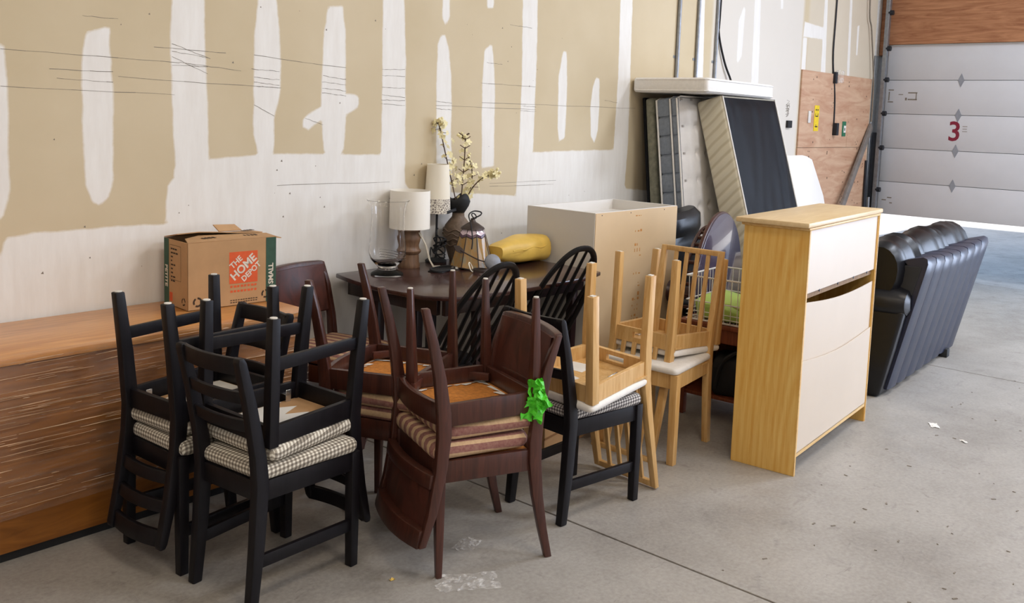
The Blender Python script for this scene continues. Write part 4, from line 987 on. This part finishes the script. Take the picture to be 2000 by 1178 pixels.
# ------------------------------------------------------------------ pine dresser, seen from the back
dr = thing('pine_dresser', 'tall pine dresser turned back to front with cream hardboard back', 'dresser', (4.045, 1.735, 0), radians(4.0))
w, d, h = 1.095, .318, 1.170
MB().prism([(0, 0), (d, 0), (d, h), (0, h)], 0, .018, frame((0, 0, 0), (0, 1, 0), (0, 0, 1))).build('side_panel', M_pine, dr, .001, seg=1)
sp_ = [(0, 0), (.018, 0), (d, 0), (d, h), (0, h)]
MB().prism([(0, 0), (d, 0), (d, h), (0, h)], 0, .018, frame((w-.018, 0, 0), (0, 1, 0), (0, 0, 1))).build('side_panel', M_pine, dr, .001, seg=1)
MB().span((.018, d-.02, .09), (w-.018, d, h)).build('front_panel', M_pine, dr)
MB().span((-.012, -.004, h), (w+.012, d+.012, h+.014)).build('cornice', M_trimwood, dr, .005)
MB().span((-.034, -.006, h+.014), (w+.034, d+.034, h+.038)).build('dresser_top', M_pinetop, dr, .006)
def bowed(z00, z01, z10, z11, y0, n=12, sag0=.0, sag1=.0):
    secs = []
    for i in range(n+1):
        t = i/n; x = .006+(w-.020)*t; yb = y0
        sag = sin(pi*t)
        zb = z00+(z10-z00)*t; zt = z01+(z11-z01)*t
        secs.append([(x, yb, zb-sag0*sag), (x, yb+.004, zb-sag0*sag), (x, yb+.004, zt-sag1*sag), (x, yb, zt-sag1*sag)])
    return MB().loft(secs)
bowed(.872, 1.169, .872, 1.169, .006, n=10, sag0=0, sag1=0).build('back_panel', M_cream, dr)
bowed(.50, .832, .50, .805, .008, sag1=.024).build('back_panel', M_cream, dr)
bowed(.105, .553, .105, .545, .001, sag0=0, sag1=.030).build('back_panel', M_cream, dr)
MB().span((.018, .02, .842), (w-.02, .04, .870)).build('drawer_rail', M_rawwood, dr); MB().span((.018, .10, .80), (.16, .30, .825)).build('drawer_runner', M_rawwood, dr)
MB().span((.018, .28, .70), (w-.02, .30, .86)).build('drawer_back', M_rawwood, dr)
MB().span((.016, .001, .088), (w-.016, .022, .112)).build('bottom_rail', M_trimwood, dr, .001, seg=1)
MB().span((.016, .03, .10), (w-.016, d-.02, .115)).build('bottom_board', M_rawwood, dr)
MB().span((0, -.001, 0), (.006, .002, h)).build('edge_strip', M_trimwood, dr); MB().span((w-.010, -.003, 0), (w, .010, h)).build('edge_strip', M_trimwood, dr)
for x in (.2, .47, .72, .95): MB().lathe([(.007, -.003), (.007, .0), (.003, .001)], (0, 0, 0), 8).build('screw', M_darkmetal, dr, M=Matrix.Translation((x, .005, .868)) @ Matrix.Rotation(pi/2, 4, 'X'))

# ------------------------------------------------------------------ sofa
so = thing('leather_sofa', 'black leather sofa seen from behind beyond the pine dresser', 'sofa', (5.62, 1.885, 0), radians(2.9))
Ls = 1.80
MB().span((.05, .06, .06), (Ls-.05, .80, .36)).build('base', M_leather, so, .03, seg=3)
# back: eight upholstered strips that swell slightly
nb = 8; x0, x1 = .09, Ls-.07
for k_ in range(nb):
    a_ = x0+(x1-x0)*k_/nb+.009; b_ = x0+(x1-x0)*(k_+1)/nb-.009; secs = []
    def zt(x): return .855+.03*abs(2*(x-x0)/(x1-x0)-1)**1.5
    for z_ in (.04, .2, .4, .6, .75, .82): 
        bulge = .012
        secs.append([(a_+(b_-a_)*t, .015-.20*z_/.86-bulge*(1-(2*t-1)**4), z_+(zt(a_+(b_-a_)*t)-.855)*z_/.82) for t in np.linspace(0, 1, 7)]+[(b_, .12-.20*z_/.86, z_), (a_, .12-.20*z_/.86, z_)])
    for z_, dy in ((.85, .02), (.86, .045)):
        secs.append([(a_+(b_-a_)*t, -.19+dy, z_+(zt(a_+(b_-a_)*t)-.855)) for t in np.linspace(0, 1, 7)]+[(b_, -.04, z_), (a_, -.04, z_)])
    MB().loft(secs).build('back_panel', M_bluesheen, so, angle=50)
MB().loft([[(x0, .035, .10), (x1, .035, .10), (x1, .2, .10), (x0, .2, .10)], [(x0, -.145, .83), (x1, -.145, .83), (x1, .02, .83), (x0, .02, .83)]]).build('back_frame', M_black, so, .01)
for s_, xa in ((0, 0.0), (1, Ls-.26)):
    xb = xa+.26
    MB().loft([[(xa+.02, .03, .004), (xb-.02, .03, .004), (xb-.02, .86, .004), (xa+.02, .86, .004)], [(xa, -.035, .30), (xb, -.035, .30), (xb, .88, .30), (xa, .88, .30)], [(xa+.01, -.085, .56), (xb, -.085, .56), (xb, .88, .56), (xa+.01, .88, .56)]]).build('arm', M_leather, so, .02, seg=3)
    secs = []
    for y, r_ in ((-.10, .05), (-.085, .085), (-.04, .10), (.3, .105), (.7, .105), (.86, .10), (.90, .06)):
        secs.append([(xa+.12+r_*1.45*cos(a), y, .60+r_*.95*sin(a)) for a in np.linspace(0, 2*pi, 18, endpoint=False)])
    MB().loft(secs).build('arm_pad', M_leather, so)
for k_ in range(3):
    a_ = .03+k_*.575; b_ = a_+.57; secs = []
    for i in range(13):
        t = i/12; s_ = .72+.28*(sin(pi*t))**.5; wr = .010*sin(23*t+k_)+.006*sin(47*t)
        secs.append([(a_+(b_-a_)*t, .085+(.15+wr)*s_*cos(an), .80+(.185+wr)*s_*sin(an)*(1 if sin(an) > 0 else 1.3)) for an in np.linspace(0, 2*pi, 18, endpoint=False)])
    MB().loft(secs).build('back_cushion', M_leather, so)
    MB().span((a_+.12 if k_ == 0 else a_, .25, .36), (b_ if k_ < 2 else b_-.1, .86, .50)).build('seat_cushion', M_leather, so, .05, seg=3)
for x, y in ((Ls-.34, .05), (.4, .8), (Ls-.34, .8)):
    MB().span((x-.035, y-.08, 0), (x+.035, y+.03, .062)).build('foot', M_black, so, .005)

# ------------------------------------------------------------------ bedding
def leaning(name, label, cat, x0, x1, yt, yb, L_, th, group=None):
    """origin at the foot line; local x along wall, y through thickness (+ to wall), z up the slab"""
    o = thing(name, label, cat, (x0, yb, 0)); ang_ = atan2(yt-yb, sqrt(max(.01, L_**2-(yt-yb)**2)))
    o.rotation_euler = (-ang_, 0, 0); return o
ol = leaning('box_spring', 'thin olive-sided mattress with black backing, nearest the wall in the stack', 'mattress', 5.87, 6.8, 3.80, 3.60, 1.83, .13, 'bedding leaning on the wall')
MB().span((0, 0, .0), (.9, .075, 1.83)).build('quilted_border', M_olive, ol, .02, seg=3); MB().span((.004, .075, .0), (.9, .10, 1.84)).build('backing', M_boxcloth, ol, .006)
gm = leaning('pillow_top_mattress', 'grey-sided pillow-top mattress with tufted white face leaning by the wall', 'mattress', 5.85, 6.8, 3.575, 3.345, 1.85, .2, 'bedding leaning on the wall')
MB().span((.01, .01, 0), (.92, .19, 1.85)).build('core', M_greyfab, gm, .03, seg=3)
for i in range(13):
    MB().span((-.002, .082, .03+i*.14), (.03, .182, .03+i*.14+.132)).build('side_quilt', M_greyfab, gm, .012)
    MB().span((-.002, .022, .03+i*.14), (.03, .06, .03+i*.14+.132)).build('top_quilt', M_greyfab, gm, .008)
fa = MB(); nx_, nz_ = 40, 80; vs = []
for i in range(nx_+1):
    for j in range(nz_+1):
        x = .02+.89*i/nx_; z = .02+1.82*j/nz_; r_ = 0
        cx = ((x-.05)/.14); cz = ((z-.03)/.20); dx = (cx-round(cx))*.14; dz = (cz-round(cz))*.20
        pu = math.exp(-(dx*dx+dz*dz)/(2*.018**2)); ed = min(1, min(i, nx_-i)/3)*min(1, min(j, nz_-j)/3)
        vs.append((x, .012-.042*ed*(1-.9*pu), z))
k = nz_+1; fa.add(vs, [(i*k+j, (i+1)*k+j, (i+1)*k+j+1, i*k+j+1) for i in range(nx_) for j in range(nz_)]); fa.build('tufted_face', M_tufted, gm)
tf_ = MB()
for i in range(7):
    for j in range(10): tf_.lathe([(.011, 0), (.010, .004), (.004, .006)], (0, 0, 0), 7) if False else tf_.box((.05+.14*i, .003, .03+.20*j), (.020, .006, .016))
tag(tf_.build('tufts', M_tuft, gm), kind='stuff')
for y in (.012, .070, .185): MB().tube([(-.002, y, .02), (-.002, y, 1.835), (.05, y, 1.85), (.9, y, 1.852)], .007, 6).build('piping', M_whitefab, gm)
bs = leaning('box_spring', 'box spring with cream quilted border and black dust cover facing the camera', 'box spring', 6.05, 6.92, 3.335, 2.785, 1.935, .215, 'bedding leaning on the wall')
MB().span((0, 0, 0), (.87, .215, 1.935)).build('quilted_border', M_creamquilt, bs, .022, seg=3)
fa = MB(); vs = []; nx_, nz_ = 24, 50
for i in range(nx_+1):
    for j in range(nz_+1):
        u = i/nx_; v_ = j/nz_; ed = min(1, min(i, nx_-i)/2)*min(1, min(j, nz_-j)/2)
        vs.append((.02+.83*u, -.003-ed*(.004+.004*noise.noise((u*3+v_*2, v_*5, .3))+.034*abs(noise.noise((u*6-v_*2.5, v_*1.6, 2)))), .02+1.895*v_))
k = nz_+1; fa.add(vs, [(i*k+j, (i+1)*k+j, (i+1)*k+j+1, i*k+j+1) for i in range(nx_) for j in range(nz_)]); fa.build('dust_cover', M_boxcloth, bs)
MB().tube([(.012, -.002, .01), (.012, -.002, 1.925), (.86, -.002, 1.925), (.86, -.002, .01)], .006, 6).build('piping', M_whitefab, bs)
cm = thing('crib_mattress', 'white foam mattress lying flat on top of the leaning bedding', 'mattress', (5.78, 3.30, 1.858), 0)
secs = []
for z_, ins in ((0, .014), (.008, .004), (.02, 0), (.088, 0), (.1, .004), (.107, .014)):
    pts = []
    for (cx, cy, a0) in ((1.04, .63, 0), (.0, .63, 90), (0, 0, 180), (1.04, 0, 270)):
        cx += (-.03 if cx > .5 else .03); cy += (-.03 if cy > .3 else .03)
        for a in range(0, 91, 15): pts.append((cx+(.03-ins)*cos(radians(a0+a)), cy+(.03-ins)*sin(radians(a0+a))))
    secs.append([(x, y+.004*noise.noise((x*9, z_*20, y)), z_-.006*(x/1.04)*(1) ) for x, y in pts])
MB().loft(secs).build('cover', M_whitefab, cm)
for z_ in (.014, .094): MB().tube([(.0, .60, z_), (.0, .02, z_), (.02, -.001, z_), (1.02, -.001, z_-.006), (1.041, .02, z_-.006), (1.041, .6, z_-.006)], .004, 6).build('piping', M_whitefab, cm)
# white boards leaning behind the box spring
wb = leaning('white_board', 'white panel with a clipped corner leaning right of the box spring', 'panel', 7.02, 7.7, 3.3, 2.98, 1.42, .02, 'white boards by the box spring')
MB().prism([(0, 0), (.72, 0), (.72, 1.08), (.60, 1.40), (.50, 1.43), (.42, 1.44), (0, 1.44)], -.02, 0, frame((0, 0, 0), (1, 0, 0), (0, 0, 1))).build('board', M_white, wb, .003)
wb2 = leaning('white_board', 'narrow white panel standing up behind the black dust cover', 'panel', 6.93, 7.1, 3.66, 3.42, 1.84, .02, 'white boards by the box spring')
MB().prism([(0, 0), (.78, 0), (.74, 1.2), (.66, 1.76), (.5, 1.84), (0, 1.84)], -.03, 0, frame((0, 0, 0), (1, 0, 0), (0, 0, 1))).build('board', M_white, wb2, .003)

# ------------------------------------------------------------------ round table standing on its edge
rd = thing('round_table', 'round dark lacquered tabletop standing on edge before the mattresses', 'table', (5.20, 2.80, .549), 0)
rd.rotation_euler = (0, 0, radians(13))
r_ = .545
def disc(y0, y1, R_, nm, mat, bev=.006):
    return MB().prism([(R_*cos(a), R_*sin(a)) for a in np.linspace(0, 2*pi, 72, endpoint=False)], -y1, -y0, frame((0, 0, 0), (1, 0, 0), (0, 0, 1))).build(nm, mat, rd, bev)
disc(0, .010, r_-.012, 'lacquered_face', M_purple, .003); disc(.008, .034, r_, 'rim', M_maho, .01)
for R_, y in ((.44, .034), (.44, .10)):
    MB().tube([(R_*cos(a), y+.006, R_*sin(a)) for a in np.linspace(0, 2*pi, 60, endpoint=False)], .012, 6, closed=True).build('apron_ring', M_maho, rd)
ba = MB()
for i in range(40):
    a = 2*pi*i/40; ba.tube([(.44*cos(a), .034, .44*sin(a)), (.44*cos(a), .10, .44*sin(a))], .012, 6)
tag(ba.build('apron_balusters', M_maho, rd), kind='stuff')
MB().lathe([(.05, 0), (.06, .1), (.04, .2), (.07, .3)], n=16).build('pedestal', M_maho, rd, M=Matrix.Translation((0, .03, 0)) @ Matrix.Rotation(-pi/2, 4, 'X'))
# black leather armchair behind the cabinet
ac = thing('leather_armchair', 'black leather armchair between the tan cabinet back and the mattresses', 'armchair', (5.56, 3.24, 0))
MB().span((-.26, -.10, .05), (.22, .24, .45)).build('seat', M_leather, ac, .04, seg=3)
secs = []
for z_, w_, d_ in ((.42, .22, .06), (.5, .25, .085), (.62, .255, .09), (.66, .245, .08), (.70, .255, .095), (.82, .26, .10), (.86, .245, .085), (.90, .255, .10), (.99, .24, .09), (1.03, .20, .05)):
    secs.append([(-.04+w_*sgn(cos(a), .5), .10+d_*sgn(sin(a), .6)+.004*sin(5*a+z_*20), z_+.03*cos(a)) for a in np.linspace(0, 2*pi, 28, endpoint=False)])
MB().loft(secs).build('backrest', M_leather, ac)
for x, y in ((-.22, -.12), (.18, -.12), (-.22, .2), (.18, .2)): MB().span((x-.02, y-.02, 0), (x+.02, y+.02, .06)).build('foot', M_black, ac)

# ------------------------------------------------------------------ side table with wire basket
sw = thing('side_table', 'reddish wooden side table with lower shelf behind the birch chairs', 'table', (4.50, 2.14, 0), radians(3))
w, d, h = .46, .50, .545
MB().span((-.01, -.01, h-.024), (w+.01, d+.01, h)).build('tabletop', M_redwood, sw, .004)
for x in (.022, w-.022):
    for y in (.022, d-.022): MB().span((x-.02, y-.02, 0), (x+.02, y+.02, h-.024)).build('leg', M_redwood, sw, .003)
MB().span((.01, .01, .12), (w-.01, d-.01, .14)).build('shelf', M_redwood, sw, .003)
MB().span((.03, d-.03, .14), (w-.03, d-.015, h-.024)).build('back_board', M_redwood, sw); MB().span((w-.03, .03, .14), (w-.015, d-.03, h-.024)).build('side_board', M_redwood, sw)
MB().span((.005, .04, h-.10), (.02, d-.04, h-.024)).build('apron', M_redwood, sw)
bg_ = thing('strap_bag', 'black bag with buckled straps on the shelf of the side table', 'bag', (4.62, 2.36, .142), .4)
MB().loft([[(x*s_, y*s_, z_) for x, y in ((-.09, -.12), (.09, -.12), (.1, 0), (.09, .12), (-.09, .12), (-.1, 0))] for s_, z_ in ((.85, 0), (1, .04), (1, .16), (.9, .21), (.6, .23))]).build('body', M_black, bg_, .01)
MB().tube(spline([(-.08, -.10, .2), (-.12, -.12, .26), (-.10, -.04, .27), (-.11, .06, .2), (-.12, .1, .05)]), .011, 6).build('strap', M_black, bg_); MB().span((-.135, -.09, .235), (-.115, -.05, .265)).build('buckle', M_darkmetal, bg_, .003)
wbk = thing('wire_basket', 'white wire basket with a lime green bag on the side table', 'basket', (4.50, 2.15, .546), radians(3))
w, d, h = .44, .47, .25
rim = MB(); rim.tube([(0, 0, h), (w, 0, h), (w, d, h), (0, d, h)], .005, 6, closed=True); rim.tube([(.01, .01, .006), (w-.01, .01, .006), (w-.01, d-.01, .006), (.01, d-.01, .006)], .0045, 6, closed=True); rim.tube([(0.005, 0.005, h*.45), (w-.005, .005, h*.45), (w-.005, d-.005, h*.45), (.005, d-.005, h*.45)], .004, 6, closed=True); rim.build('rim', M_wire, wbk)
wr = MB()
for i in range(1, 12):
    x = w*i/12; wr.tube([(x, 0, h), (x, .008, .006), (x, d-.008, .006), (x, d, h)], .0024, 5)
    y = d*i/12; wr.tube([(0, y, h), (.008, y, .006), (w-.008, y, .006), (w, y, h)], .0024, 5)
for z_ in (.03, .055): wr.tube([(.008, .008, z_), (w-.008, .008, z_), (w-.008, d-.008, z_), (.008, d-.008, z_)], .0024, 5, closed=True)
tag(wr.build('wire_grid', M_wire, wbk), kind='stuff')
lb = thing('lime_bag', 'folded lime green bag lying in the white wire basket', 'bag', (4.52, 2.20, .557), radians(3))
secs = []
for t, z_ in ((0, 0.03), (.3, .045), (.7, .05), (1, .04)):
    secs.append([(.01+.38*t, .02, 0.004), (.01+.38*t, .36, .004), (.01+.38*t, .38, z_+.07), (.01+.38*t, .20, z_+.045), (.01+.38*t, .01, z_)])
MB().loft(secs).build('folded_body', M_lime, lb, .008); MB().tube([(.02, .1, .075), (.01, .16, .10), (.02, .24, .10)], .006, 6).build('handle', M_lime, lb)

# ------------------------------------------------------------------ litter on the floor
rn = random.Random(9)
def scrap(name, x, y, sx, sy, sz, mat, label, cat, seed, n=9, rz=0):
    r = random.Random(seed); mb = MB(); vs = []
    for i in range(n+1):
        for j in range(n+1):
            u = i/n-.5; v = j/n-.5; e = 1-.45*abs(noise.noise((u*5+seed, v*5, 0)))
            vs.append((sx*u*e, sy*v*e, .001+sz*abs(noise.noise((u*6, v*6, seed*1.7)))+sz*.35*abs(noise.noise((u*15, v*15, seed)))))
    k_ = n+1; mb.add(vs, [(i*k_+j, (i+1)*k_+j, (i+1)*k_+j+1, i*k_+j+1) for i in range(n) for j in range(n)])
    o = mb.build(name, mat, smooth=False); o.location = (x, y, 0); o.rotation_euler = (0, 0, rz); return tag(o, label, cat)
scrap('plastic_scrap', 2.245, 2.13, .24, .13, .010, M_scrap, 'crumpled torn plastic film on the floor by the front brown chair leg', 'litter', 1, 16, -.6)
scrap('plastic_scrap', 2.45, 2.33, .12, .09, .008, M_scrap, 'small scrap of clear plastic under the front brown chairs', 'litter', 2, 10, .4)
scrap('yellow_wrapper', 2.07, 2.33, .022, .016, .008, M_yellow, 'tiny yellow wrapper on the floor left of the brown chair', 'litter', 3, 4)
scrap('white_scrap', 5.35, 1.50, .09, .05, .008, M_paper, 'torn white paper scrap on the floor right of the dresser', 'litter', 4, 6, .5)
scrap('white_chip', 5.19, 1.30, .05, .02, .008, M_paper, 'small white chip on the open floor farther from the dresser', 'litter', 5, 4, .9)
db = MB(); rn = random.Random(17)
for k_ in range(90):
    x = rn.uniform(2.2, 6.8); y = rn.uniform(.5, 1.6); r_ = rn.uniform(.002, .007); a = rn.random()*6
    db.box((x, y, .0015), (r_*3, r_, .002), rz=a)
tag(db.build('floor_debris', M_scuff, smooth=False), 'dark specks and splinters scattered over the concrete floor', 'debris', kind='stuff')
